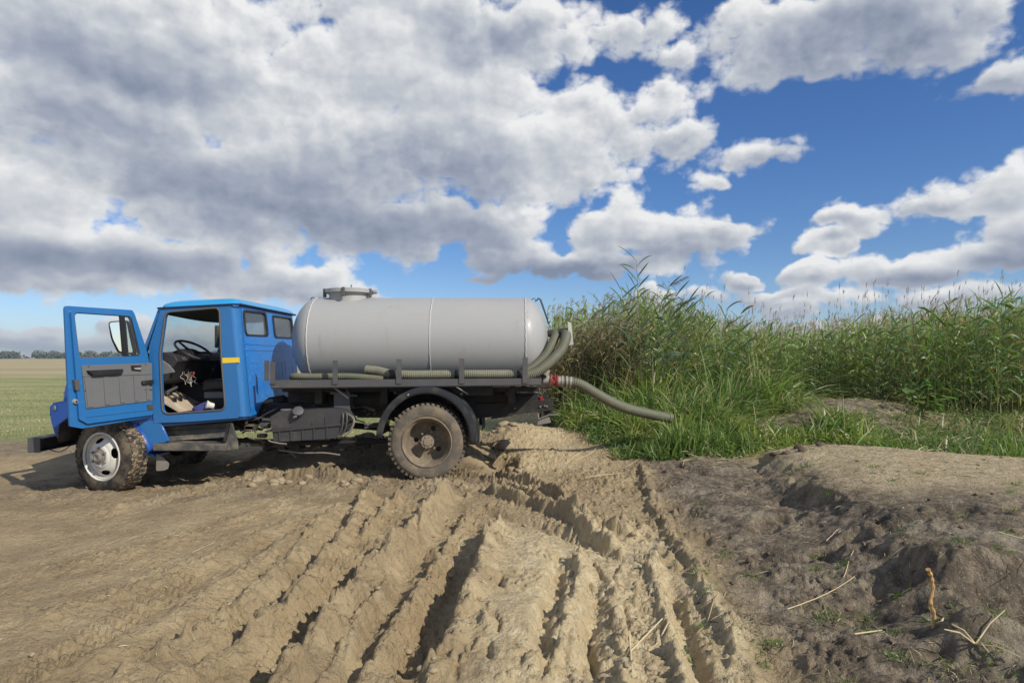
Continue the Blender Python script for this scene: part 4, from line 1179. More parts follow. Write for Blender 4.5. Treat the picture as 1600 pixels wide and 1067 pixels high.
def build_chassis():
    ch = MB()
    for y in (8.92, 9.78):
        ch.box(-5.7, -.35, y, y + .07, .74, .93)
        ch.hexa([(-.35, y, .74), (-.35, y + .07, .74), (-.35, y + .07, .93), (-.35, y, .93)], [(.55, y, .84), (.55, y + .07, .84), (.55, y + .07, .98), (.55, y, .98)])
    for x in (-5.4, -3.9, -2.6, -1.7, -.6, .45): ch.box(x, x + .07, 8.99, 9.78, .76, .90)
    fo = ch.build('chassis_frame', M_CHASSIS, truck, bevel=.004)
    # tank cradle beams
    for x in (-2.55, -1.7, -.85, -.05): MB().box(x, x + .09, 8.6, 10.2, .95, 1.16).build('cradle', M_CHASSIS, truck)
    for y in (8.93, 9.79): MB().box(-2.75, .35, y, y + .10, .945, 1.05).build('subframe_rail', M_CHASSIS, truck)
    # axles, springs, propshaft, gearbox, sump, exhaust
    ax = MB().tube([(RCX, 8.5, RCZ), (RCX, 10.5, RCZ)], .06, 12).lathe([(.0, -.2), (.12, -.15), (.17, 0), (.12, .15), (.0, .2)], (RCX, 9.38, RCZ), (1, 0, 0), 16)
    ax.build('rear_axle', M_CHASSIS, truck)
    MB().tube([(-5.03, 8.35, .36), (-5.03, 8.7, .31), (-5.03, 10.0, .31), (-5.03, 10.3, .36)], .04, 8).build('front_axle', M_CHASSIS, truck)
    for (xc, L, z, y) in ((-5.03, .62, .42, 8.90), (RCX, .68, .60, 8.90), (-5.03, .62, .42, 9.85), (RCX, .68, .60, 9.85)):
        sp = MB()
        for k in range(5):
            l = L * (1 - k * .16); pts = [(xc + l * t, y + .035, z + .16 * t * t - k * .017) for t in np.linspace(-1, 1, 9)]
            for i in range(8):
                (xa, _, za), (xb, _, zb) = pts[i], pts[i + 1]
                sp.hexa([(xa, y, za), (xa, y + .07, za), (xa, y + .07, za + .013), (xa, y, za + .013)], [(xb, y, zb), (xb, y + .07, zb), (xb, y + .07, zb + .013), (xb, y, zb + .013)])
        sp.build('leaf_spring', M_CHASSIS, truck, smooth=False)
    MB().tube([(-3.6, 9.38, .66), (-2.6, 9.38, .62), (RCX - .2, 9.38, RCZ + .02)], .045, 10).build('propshaft', M_CHASSIS, truck)
    MB().hexa([(-4.9, 9.1, .45), (-3.6, 9.2, .55), (-3.6, 9.55, .55), (-4.9, 9.65, .45)], [(-4.9, 9.1, .85), (-3.6, 9.2, .80), (-3.6, 9.55, .80), (-4.9, 9.65, .85)]).build('gearbox', M_CHASSIS, truck, bevel=.05)
    ex = MB().tube(spline([(-4.3, 8.85, .50), (-3.6, 8.8, .45), (-3.0, 8.75, .44), (-2.4, 8.8, .42), (-1.6, 8.85, .44)], 30), .032, 8)
    ex.build('exhaust_pipe', M_CHASSIS, truck)
    MB().tube([(-1.62, 8.62, WZ(707, 8.62)), (-1.34, 8.62, WZ(709, 8.62))], .035, 10).build('brake_pipe', M_RIMTAN, truck)
    MB().tube(spline([(-3.0, 8.55, .36), (-2.7, 8.5, .33), (-2.4, 8.5, .33), (-2.2, 8.52, .30)], 16), .010, 6).build('brake_line', M_HUB, truck)
    # air reservoir seen through the gap
    MB().lathe([(0, 0), (.10, .01), (.15, .06), (.15, .66), (.10, .71), (0, .72)], (-2.30, 8.95, .98), (1, 0, 0), 24).build('air_tank', M_CHASSIS, truck)
    # battery/bracket box and arm
    bx = MB().box(WX(523, 8.6), WX(548, 8.6), 8.55, 8.75, WZ(640, 8.6), WZ(612, 8.6)).build('support_box', M_GREY, truck, bevel=.006)
    MB().tube([W(520, 604, 8.5), W(545, 622, 8.5)], .014, 6).build('lever', M_CAST, bx)
    MB().tube([W(540, 605, 8.48), W(547, 618, 8.48), W(558, 618, 8.48)], .012, 6).build('lever', M_GREY, bx)
    MB().lathe([(0, 0), (.09, .0), (.10, .02), (.10, .34), (.09, .36), (0, .36)], W(455, 617, 8.95), (1, .05, 0), 20).build('vacuum_pump', M_DRED, truck)
    MB().box(WX(452, 8.9), WX(500, 8.9), 8.85, 9.2, WZ(628, 8.9), WZ(612, 8.9)).build('pump_base', M_CHASSIS, truck)
    MB().tube(spline([W(410, 650, 8.6), W(430, 640, 8.6), W(450, 634, 8.7), W(470, 637, 8.7), W(500, 636, 8.7)], 24), .016, 8).build('brake_hose', M_BLACK, truck)
    # linkage clutter between cab and fuel tank
    cl = MB(); rs = random.Random(9)
    for k in range(16):
        a = W(rs.uniform(375, 420), rs.uniform(652, 690), 8.5 + rs.random() * .3); b = a + Vector((rs.uniform(-.2, .25), rs.uniform(-.1, .1), rs.uniform(-.07, .07)))
        cl.tube([a, (a + b) / 2 + Vector((0, 0, rs.uniform(-.03, .03))), b], rs.uniform(.008, .02), 6)
    for k in range(5):
        a = W(rs.uniform(380, 415), rs.uniform(660, 685), 8.55); cl.box(a.x, a.x + .1, a.y, a.y + .1, a.z, a.z + rs.uniform(.03, .08))
    cl.build('linkage', M_STEP, truck)
    cl = MB()
    for k in range(14):
        a = W(rs.uniform(545, 590), rs.uniform(628, 665), 8.6 + rs.random() * .3); b = a + Vector((rs.uniform(-.2, .2), rs.uniform(-.1, .1), rs.uniform(-.06, .06)))
        cl.tube([a, b], rs.uniform(.008, .022), 6)
    cl.build('linkage', M_STEP, truck)
    rs = random.Random(21)
    for k in range(30):
        px = rs.uniform(380, 600); py = rs.uniform(686, 712); a = W(px, py, rs.uniform(8.7, 9.6)); L = rs.uniform(.05, .22)
        m = MB(); q = rs.random()
        if q < .5: m.tube([a, a + Vector((L, rs.uniform(-.05, .05), rs.uniform(-.04, .04))), a + Vector((L * 1.6, 0, rs.uniform(-.05, .03)))], rs.uniform(.006, .022), 6)
        else: m.box(a.x, a.x + L * .7, a.y, a.y + .08, a.z, a.z + rs.uniform(.02, .07))
        m.build('undercarriage_fitting', rs.choice([M_CHASSIS, M_CHASSIS, M_STEP, M_HUB]), truck, bevel=.003)
    for k in range(26):
        a = Vector((rs.uniform(-3.2, .5), 8.91, rs.uniform(.78, .90)))
        MB().lathe([(0, .014), (.012, .012), (.014, 0)], a, (0, -1, 0), 6).build('frame_bolt', M_HUB, fo)
    # low cross pieces seen under the rear
    MB().hexa([W(765, 655, 8.9), W(800, 650, 8.9), W(800, 650, 9.0), W(765, 655, 9.0)], [W(800, 622, 8.9), W(838, 618, 8.9), W(838, 618, 9.0), W(800, 622, 9.0)]).build('rear_strut', M_CHASSIS, truck)


build_chassis()


def build_fuel():
    Y = 8.32
    f = lambda u, v, w: (WX(u, Y), w, WZ(v, Y))
    up = MB().prism(rounded([(422, 651), (436, 643), (520, 638), (538, 641), (543, 652), (540, 662), (424, 671)], .12), [], f, Y, Y + .42).build('fuel_tank', M_FUEL, truck, bevel=.025, seg=3)
    MB().prism(rounded([(425, 671), (540, 662), (538, 676), (520, 685), (440, 690), (427, 689)], .14), [], f, Y + .005, Y + .415).build('tank_lower_half', M_FUEL, up, bevel=.025, seg=3)
    MB().prism([(414, 673), (536, 661), (545, 656), (545, 658.5), (537, 664), (415, 675.5)], [], f, Y - .018, Y + .43).build('tank_flange', M_FUEL, up)
    for (x, a, b) in ((437, 674, 689), (455, 673, 688.5), (473, 671.5, 688), (491, 669, 687), (511, 667.5, 685.5), (489, 658, 667), (509, 651, 665.5)):
        MB().prism([(x - 1.2, a), (x + 1.2, a), (x + 1.8, b), (x - .8, b)], [], f, Y - .010, Y + .01).build('tank_rib', M_FUEL, up, bevel=.003)
    c = W(466, 643, Y - .03)
    cp = MB().lathe([(0, .03), (.045, .03), (.066, .022), (.070, .0), (.060, -.03), (.045, -.06), (.045, -.16)], c, (.15, -.75, .62), 20).build('filler_cap', M_GREY, up)
    MB().tube([W(459, 652, Y - .06), W(463, 650, Y - .075)], .012, 6).build('cap_latch', M_CAST, cp)
    MB().lathe([(0, .02), (.07, .02), (.08, 0)], W(447, 641, Y + .2), (0, 0, 1), 16).build('sender_plate', M_STEP, up)
    for x in (531, 537): MB().tube(spline([W(x, 640, Y + .1), W(x + 5, 648, Y - .02), W(x + 3, 670, Y - .02), W(x - 8, 685, Y + .02)], 16), .010, 6).build('tank_strap', M_GREY, up)
    MB().tube(spline([W(541, 645, Y + .1), W(553, 655, Y), W(548, 672, Y), W(538, 680, Y)], 16), .014, 6).build('fuel_hose', M_HUB, up)
    MB().tube(spline([W(419, 687, Y), W(424, 690, Y), W(437, 692.5, Y), W(448, 693.5, Y)], 10), .010, 6).build('drain_pipe', M_HUB, up)


build_fuel()


def build_platform():
    # near rail, L section, posts
    Y = 8.32
    def rail(Y, yd):
        def pt(px, py, y): return (WX(px, 8.32), y, WZ(py, 8.32))
        m = MB()
        m.hexa([pt(423, 593.8, Y), pt(846, 591.0, Y), pt(846, 591.0, Y + .012 * yd), pt(423, 593.8, Y + .012 * yd)], [pt(423, 606, Y), pt(846, 601.2, Y), pt(846, 601.2, Y + .012 * yd), pt(423, 606, Y + .012 * yd)])
        m.hexa([pt(423, 606, Y + .012 * yd), pt(846, 601.2, Y + .012 * yd), pt(846, 601.2, Y + .30 * yd), pt(423, 606, Y + .30 * yd)], [pt(423, 607.6, Y + .012 * yd), pt(846, 602.8, Y + .012 * yd), pt(846, 602.8, Y + .30 * yd), pt(423, 607.6, Y + .30 * yd)])
        return m.build('side_rail', M_GREY, truck, bevel=.002)
    rn = rail(8.32, 1); rf = rail(10.40, -1)
    for (x, y0, y1) in ((426.5, 565, 594), (524, 563, 594), (623.5, 561, 593.5), (721.5, 560, 593), (820.5, 558.5, 592.5)):
        for (yy, par, s) in ((8.32, rn, 1), (10.40, rf, -1)):
            X = WX(x, 8.32); z1 = WZ(y0, 8.32); z0 = WZ(y1 + 6, 8.32)
            m = MB(); ya, yb = sorted((yy - .004 * s, yy - .014 * s)); m.box(X - .032, X + .032, ya, yb, z0, z1)
            ya, yb = sorted((yy - .004 * s, yy + .05 * s)); m.box(X - .032, X - .022, ya, yb, z0 + .06, z1 - .001)
            m.build('stake_post', M_GREY, par)
    # front cross piece and its second post
    X = WX(416.5, 8.55)
    MB().box(X - .03, X + .03, 8.55, 8.56, WZ(595, 8.55), WZ(563, 8.55)).build('stake_post', M_GREY, rn)
    MB().box(WX(423, 8.32) - .02, WX(423, 8.32) + .05, 8.345, 10.38, WZ(603, 8.32), WZ(597, 8.32)).build('cross_member', M_GREY, rn)
    for x in (-2.25, -1.45, -.65, .12): MB().box(x, x + .06, 8.62, 10.1, 1.165, 1.20).build('outrigger', M_CHASSIS, rn)
    MB().box(-2.98, .35, 8.635, 8.93, 1.10, 1.16).build('walkway', M_CHASSIS, truck)
    MB().box(WX(700, 8.5), WX(770, 8.5), 8.5, 8.6, WZ(618, 8.5), WZ(604, 8.5)).build('under_rail', M_CHASSIS, truck)


build_platform()
def streaks(m, col, amt):
    T = NT(m.node_tree); b = m.node_tree.nodes['Principled BSDF']; src = b.inputs['Base Color'].links[0].from_socket
    geo = T.new('ShaderNodeNewGeometry'); P = T.vm('MULTIPLY', geo.outputs['Position'], (1, 1, .10))
    n = T.noise(P, 9, 5, .65); n2 = T.noise(geo.outputs['Position'], 1.1, 3, .6); n3 = T.noise(geo.outputs['Position'], 26, 6, .7)
    f = T.math('MULTIPLY', T.ss(n, .50, .72), T.ss(n2, .42, .62)); f = T.math('MULTIPLY', f, amt)
    c = T.mix(f, src, (*col, 1)); c = T.mix(T.ss(n3, .66, .76, 0, .5), c, (*[v * .8 for v in col], 1)); T.l.new(c, b.inputs['Base Color'])


streaks(M_TANK, (.25, .23, .20), .6)
streaks(M_BLUE, (.11, .15, .18), .22)
streaks(M_FENDER, (.10, .085, .06), .6)
TX0, TX1, TY, TZ, TR = -2.71, .17, 9.36, 1.775, .605


def build_tank():
    n = 20; prof = []
    bl, br = .33, .33
    for i in range(n + 1):
        a = math.pi / 2 * i / n; prof.append((TR * math.sin(a) ** .9, TX0 - bl * math.cos(a) ** 1.15 if i < n else TX0))
    prof.append((TR, TX0 + .02))
    for x in np.linspace(TX0 + .3, TX1 - .3, 7): prof.append((TR, x))
    prof.append((TR, TX1 - .02))
    for i in range(n + 1):
        a = math.pi / 2 * (1 - i / n); prof.append((max(.0005, TR * math.sin(a) ** .88), TX1 + br * max(0, math.cos(a)) ** 1.1))
    tk = MB().lathe([(max(.0005, r), h) for r, h in prof], (0, TY, TZ), (1, 0, 0), 96).build('tank', M_TANK, truck, angle=50)
    for x, r in ((TX0, .010), (WX(671, 8.76), .008), (TX1 + .01, .010)):
        ring = [(x + .003 * math.sin(k * 1.7), TY + (TR + .001) * math.cos(a), TZ + (TR + .001) * math.sin(a)) for k, a in enumerate(np.linspace(0, 2 * math.pi, 121))]
        MB().tube(ring, r, 6, cap=False).build('weld_seam', M_WELD, tk)
    # manhole
    cx = WX(546, TY); zt = TZ + TR
    nk = MB().lathe([(.285, -.12), (.275, .035), (.29, .05), (.29, .065)], (cx, TY, zt), (0, 0, 1), 40).build('manhole_neck', M_TANK, tk)
    ld = MB().lathe([(.30, .060), (.335, .062), (.338, .11), (.325, .116), (.20, .128), (0, .135)], (cx, TY, zt), (0, 0, 1), 48).build('manhole_lid', M_TANK, tk, angle=30)
    for a in (R(200), R(340), R(90), R(270)):
        p = Vector((cx + .335 * math.cos(a), TY + .335 * math.sin(a), zt))
        MB().box(p.x - .02, p.x + .02, p.y - .02, p.y + .02, p.z - .0, p.z + .12).build('lid_clamp', M_GREY, ld, bevel=.005)
    MB().lathe([(0, .03), (.03, .025), (.035, 0), (.03, -.025), (0, -.03)], (cx + .375, TY - .05, zt + .085), (1, 0, 0), 12).build('lid_hinge', M_TANK, ld)
    MB().tube([(cx + .02, TY, zt + .13), (cx + .03, TY, zt + .19)], .007, 6).build('lid_handle', M_GREY, ld)
    # lifting eyes
    for x in (WX(487, 9.3), WX(834, 9.3)):
        c = Vector((x, TY, TZ + TR - (.03 if x < 0 else .045)))
        MB().tube([c + Vector((.03 * math.cos(a), 0, .04 * math.sin(a))) for a in np.linspace(-.3, math.pi + .3, 12)], .007, 6).build('lifting_eye', M_GREY, tk)
    # gauge strip down the rear dome
    MB().tube(spline([W(838, 470, 9.3), W(843, 467, 9.3), W(850, 485, 9.3), W(857, 505, 9.3)], 16), .012, 6).build('level_pipe', M_GREY, tk)
    MB().tube([W(845, 467, 9.25), W(851, 484, 9.25), W(858, 507, 9.25)], .005, 5).build('level_pipe', M_BLACK, tk)
    # hose hanger plate at the rear
    hg = MB().hexa([W(887, 503, 9.05), W(892.5, 504, 9.05), W(892.5, 504, 9.12), W(887, 503, 9.12)], [W(889.5, 540, 9.0), W(896, 538, 9.0), W(896, 538, 9.12), W(889.5, 540, 9.12)]).build('hose_hanger', M_PLATE, truck)
    MB().tube([W(892, 538, 9.06), W(884, 546, 9.1), (TX1 + .2, 9.2, 1.45)], .015, 6).build('hanger_arm', M_GREY, hg)
    # outlet valve, flange, coupling
    vb = MB().tube([W(843, 588, 9.35), W(846, 590, 9.25), W(852, 594, 9.2), W(862, 595, 9.2)], [.07, .085, .085, .075], 14).build('outlet_elbow', M_CAST, truck)
    MB().tube([W(852, 586, 9.1), W(855, 577, 9.1)], [.045, .05], 10).build('valve_bonnet', M_CAST, vb)
    MB().hexa([W(843, 606, 9.1), W(861, 606, 9.1), W(861, 606, 9.3), W(843, 606, 9.3)], [W(846, 598, 9.1), W(860, 598, 9.1), W(860, 598, 9.3), W(846, 598, 9.3)]).build('valve_foot', M_CHASSIS, vb, bevel=.01)
    MB().tube([(TX1 + .16, TY - .08, TZ - .35), W(850, 592, 9.2)], .085, 14).build('outlet_pipe', M_GREY, vb)
    c = W(862, 595, 9.2)
    va = MB().lathe([(0, -.02), (.10, -.02), (.10, .005), (.07, .01), (.07, .06), (.085, .065), (.085, .09), (0, .09)], c, (1, -.03, -.03), 20).build('gate_valve', M_RED, vb, angle=25)
    MB().tube([c + Vector((.04, -.07, .02)), c + Vector((.04, -.07, .10))], .012, 6).build('valve_lever', M_RED, va)
    cp = MB().lathe([(.05, .08), (.068, .085), (.068, .13), (.078, .135), (.078, .16), (.052, .165), (.052, .24), (.06, .245), (.06, .26), (.052, .265), (.052, .30)], c, (1, -.03, -.03), 20).build('hose_coupling', M_CAST, vb, angle=25)
    MB().hexa([W(826, 606, 9.0), W(842, 585, 9.0), W(842, 585, 9.06), W(826, 606, 9.06)], [W(831, 606, 9.0), W(846, 588, 9.0), W(846, 588, 9.06), W(831, 606, 9.06)]).build('brace', M_GREY, vb)
    # rear light and plate bracket
    rb = MB().box(WX(826, 9.0), WX(846, 9.0), 9.0, 9.04, WZ(644, 9.0), WZ(620, 9.0)).build('lamp_bracket', M_CHASSIS, truck)
    MB().box(WX(800, 9.0), WX(846, 9.0), 9.0, 9.08, WZ(620, 9.0), WZ(614, 9.0)).build('bracket_arm', M_GREY, rb, bevel=.006)
    MB().hexa([W(843.5, 620, 8.98), W(848, 619, 8.98), W(848, 619, 9.1), W(843.5, 620, 9.1)], [W(847.5, 637, 8.98), W(851, 634, 8.98), W(851, 634, 9.1), W(847.5, 637, 9.1)]).build('tail_lamp', M_LAMP, rb, bevel=.004)
    MB().box(WX(826, 9.0), WX(840, 9.0), 8.97, 9.03, WZ(614, 9), WZ(606, 9)).build('junction_box', M_HUB, rb, bevel=.008)
    MB().tube([W(811, 609, 8.9), W(811, 632, 8.9)], .008, 6).build('hanging_pin', M_CHASSIS, rb)
    MB().tube([W(836, 618, 8.95), W(840, 645, 8.95), W(842, 654, 8.95)], .006, 6).build('hanging_rod', M_CAST, rb)
    MB().tube(spline([W(841, 613, 8.95), W(848, 609, 8.95), W(853, 614, 8.95), W(851, 620, 8.95)], 14), .007, 6).build('lamp_wire', M_BLACK, rb)
    MB().box(WX(790, 8.9), WX(803, 8.9), 8.8, 8.9, WZ(618, 8.9), WZ(600, 8.9)).build('cross_end', M_GREY, truck)
    # spare drawbar lying low at the rear
    db = MB().hexa([W(840, 656, 9.0), W(858, 650, 9.0), W(858, 650, 9.05), W(840, 656, 9.05)], [W(840, 664, 9.0), W(861, 660, 9.0), W(861, 660, 9.05), W(840, 664, 9.05)])
    db.tube([W(841, 655, 8.98), W(858, 648, 8.98), W(873, 648, 8.98)], .010, 6)
    db.build('rear_hook', M_HUB, truck)
    MB().tube([W(845, 645, 9.02), W(843, 658, 9.02)], .012, 6).build('hook_hanger', M_CHASSIS, truck)


build_tank()


# ---- hoses: things of their own
def hose(name, pts, r, m, label, pitch=.024, n=14, amp=.05):
    P = spline(pts, 60)
    L = [0]
    for i in range(1, len(P)): L.append(L[-1] + (P[i] - P[i - 1]).length)
    N = max(8, int(L[-1] / (pitch / 4))); out = []; rr = []; j = 0
    for i in range(N + 1):
        s = L[-1] * i / N
        while j < len(L) - 2 and L[j + 1] < s: j += 1
        t = (s - L[j]) / max(1e-6, L[j + 1] - L[j]); out.append(P[j].lerp(P[j + 1], min(1, t))); rr.append(r * (1 + amp * math.cos(2 * math.pi * i / 4)))
    o = MB().tube(out, rr, n).build(name, m, None, angle=80)
    tag(o, label, 'hose'); return o


Yh = 8.50
hose('suction_hose', [W(457, 590, Yh + .1), W(462, 588, Yh), W(500, 588.5, Yh), W(545, 588, Yh), W(580, 590.5, Yh), W(599, 592.5, Yh)], .042, M_HOSE, 'thin dark suction hose lying on the side rail nearest the cab')
h2 = hose('suction_hose', [W(573, 577.5, 8.62), W(590, 579.5, 8.58), W(610, 584, 8.50), W(640, 585.5, Yh - .04), W(720, 585, Yh - .04), W(816, 584.5, Yh - .04)], .058, M_HOSEL, 'thick pale ribbed suction hose strapped along the side rail behind the stake posts')
for x in (614, 716, 813):
    MB().tube([W(x - 5, 585, Yh - .04), W(x + 5, 585, Yh - .04)], .066, 14).build('hose_strap', M_BLACK, h2)
hose('suction_hose', [W(822, 587, 8.56), W(840, 580, 8.6), W(862, 563, 8.7), W(878, 545, 8.85), W(884.5, 526, 9.0), W(883, 519, 9.3), W(873, 521, 9.8)], .067, M_HOSE, 'outer of the two green grey hoses curving up behind the tank to the hanger')
hose('suction_hose', [W(820, 582, 8.75), W(836, 571, 8.8), W(853, 554, 8.9), W(865, 532, 9.05), W(868, 522, 9.3), W(860, 521, 9.8)], .058, M_HOSE, 'inner of the two green grey hoses curving up against the tank end')
c0 = W(880, 596, 9.19)
dh = hose('discharge_hose', [c0 + Vector((-.02, 0, 0)), W(893, 597, 9.2), W(908, 601, 9.2), W(930, 614, 9.25), W(955, 628, 9.35), W(980, 638, 9.5), W(1012, 646, 9.65), W(1046, 653, 9.75)], .070, M_HOSE, 'long green grey hose from the red valve sloping down into the grass', pitch=.03)
for p, q in ((W(884, 596, 9.19), W(887, 596, 9.19)), (W(890, 596.6, 9.2), W(893, 597, 9.2))): MB().tube([p, q], .079, 14).build('hose_clamp', M_CAST, dh)
MB().tube([W(1043, 652.3, 9.74), W(1048, 653.4, 9.76)], [.076, .078], 16).build('hose_collar', M_HOSE, dh)

# weeds caught round the mouth of the hose
# things lying in the cab
def blob_mesh(c, rx, ry, rz, seed, n=12, m=8, amp=.25, flat=True):
    rs = random.Random(seed); vs = []; ph = [rs.uniform(0, 6.28) for _ in range(8)]
    for i in range(m + 1):
        t = math.pi * i / m
        for k in range(n):
            a = 2 * math.pi * k / n
            q = 1 + amp * (math.sin(2 * a + ph[0] + t * 2) * .5 + math.sin(3 * a + ph[1] - 2 * t) * .4 + math.sin(5 * a + ph[2] + 3 * t) * .3 + rs.uniform(-.25, .25)) * math.sin(t)
            z = math.cos(t) * rz
            if flat and z < 0: z *= .35
            vs.append((c[0] + rx * math.sin(t) * math.cos(a) * q, c[1] + ry * math.sin(t) * math.sin(a) * q, c[2] + z * (1 + .3 * amp * rs.uniform(-1, 1))))
    fs = [(i * n + k, i * n + (k + 1) % n, (i + 1) * n + (k + 1) % n, (i + 1) * n + k) for i in range(m) for k in range(n)]
    return vs, fs


tag(MB().add(*blob_mesh((WX(322, 8.5), 8.5, .87), .13, .12, .10, 5, 20, 12, .35)).build('rag', M_CLOTH), 'crumpled navy blue cloth on the cab floor in the door opening', 'cloth')
tag(MB().lathe([(.0, 0), (.035, 0), (.045, .08), (.05, .08), (.05, .07), (.054, .09), (.044, .095), (.038, .015), (0, .015)], W(334, 637, 8.42) + Vector((0, 0, .02)), (-.75, -.5, .25), 20).build('plastic_cup', M_WHITE), 'white rimmed cup lying on its side beside the blue cloth on the cab floor', 'cup')

# ------------------------------------------------------------------ vegetation
def leaf_mat(name, rough=.42, trans=.35):
    m = bpy.data.materials.new(name); m.use_nodes = True
    T = NT(m.node_tree); b = m.node_tree.nodes['Principled BSDF']
    at = T.new('ShaderNodeAttribute', attribute_name='tint')
    geo = T.new('ShaderNodeNewGeometry')
    n = T.noise(geo.outputs['Position'], 14, 3, .6)
    c = T.vm('SCALE', at.outputs['Color']); T.l.new(T.math('MULTIPLY_ADD', n, .5, .75), c.node.inputs[3])
    T.l.new(c, b.inputs['Base Color']); b.inputs['Roughness'].default_value = rough
    b.inputs['Specular IOR Level'].default_value = .5
    tr = T.new('ShaderNodeBsdfTranslucent')
    c2 = T.vm('MULTIPLY', c, (1.3, 1.5, .7)); T.l.new(c2, tr.inputs[0])
    mx = T.new('ShaderNodeMixShader'); mx.inputs[0].default_value = trans
    T.l.new(b.outputs[0], mx.inputs[1]); T.l.new(tr.outputs[0], mx.inputs[2])
    T.l.new(mx.outputs[0], m.node_tree.nodes['Material Output'].inputs[0])
    return m


M_LEAF = leaf_mat('leaf'); M_DRY = leaf_mat('dry_leaf', .75, .2)
WPROF = np.array([.35, .95, 1.0, .75, .04])


def strips(base, d, L, w, droop, col, K=5, side=None, fold=0.0):
    """curved ribbons: base (N,3), unit direction d, length, width, droop"""
    N = len(base); t = np.linspace(0, 1, K)[None, :, None]
    L3 = L[:, None, None]
    P = base[:, None, :] + d[:, None, :] * L3 * t + np.array([0, 0, -1.0])[None, None, :] * droop[:, None, None] * L3 * t ** 2
    if side is None:
        side = np.cross(d, np.array([0, 0, 1.0])); nn = np.linalg.norm(side, axis=1, keepdims=True); side = side / np.maximum(nn, 1e-3)
        r = RS.rand(N, 1) * 2 * np.pi; up = np.cross(side, d)
        side = side * np.cos(r) + up * np.sin(r)
    wp = np.interp(np.linspace(0, 1, K), np.linspace(0, 1, 5), WPROF)[None, :, None]
    off = side[:, None, :] * w[:, None, None] * .5 * wp
    V = np.stack([P - off, P + off], 2).reshape(N, K * 2, 3)
    i = np.arange(K - 1)
    f = np.stack([2 * i, 2 * i + 1, 2 * i + 3, 2 * i + 2], -1)
    Fq = (np.arange(N)[:, None, None] * (2 * K) + f[None]).reshape(-1, 4)
    C = np.repeat(col, K * 2, 0).reshape(-1, 3)
    return V.reshape(-1, 3), Fq, C


def stems(base, top, bend, r, col, K=4):
    N = len(base); t = np.linspace(0, 1, K)[None, :, None]
    P = base[:, None, :] + (top - base)[:, None, :] * t + bend[:, None, :] * (t ** 2 - t)
    a = np.array([0, 2.09, 4.19]); ring = np.stack([np.cos(a), np.sin(a), np.zeros(3)], -1)
    rr = r[:, None, None, None] * np.linspace(1, .45, K)[None, :, None, None]
    V = P[:, :, None, :] + ring[None, None] * rr
    f = []
    for k in range(K - 1):
        for j in range(3): f.append((k * 3 + j, k * 3 + (j + 1) % 3, (k + 1) * 3 + (j + 1) % 3, (k + 1) * 3 + j))
    Fq = (np.arange(N)[:, None, None] * (3 * K) + np.array(f)[None]).reshape(-1, 4)
    return V.reshape(-1, 3), Fq, np.repeat(col, 3 * K, 0).reshape(-1, 3), P


def merge(name, parts, m, label=None, cat=None, kind='stuff'):
    V = []; Fs = []; C = []; o = 0
    for v, f, c in parts:
        V.append(v); Fs.append(f + o); C.append(c); o += len(v)
    ob = np_mesh(name, np.concatenate(V), np.concatenate(Fs), m, np.concatenate(C), smooth=False)
    return tag(ob, label, cat, None, kind)


def unit(v): return v / np.linalg.norm(v, axis=1, keepdims=True)


def cols(a, b, N, jit=.18):
    t = RS.rand(N, 1); c = np.array(a) * (1 - t) + np.array(b) * t
    return c * (1 + jit * (RS.rand(N, 1) * 2 - 1))


def pts_in(x0, x1, y0, y1, N, keep=None):
    x = x0 + RS.rand(N) * (x1 - x0); y = y0 + RS.rand(N) * (y1 - y0)
    if keep is not None:
        k = keep(x, y) > RS.rand(N); x, y = x[k], y[k]
    return x, y


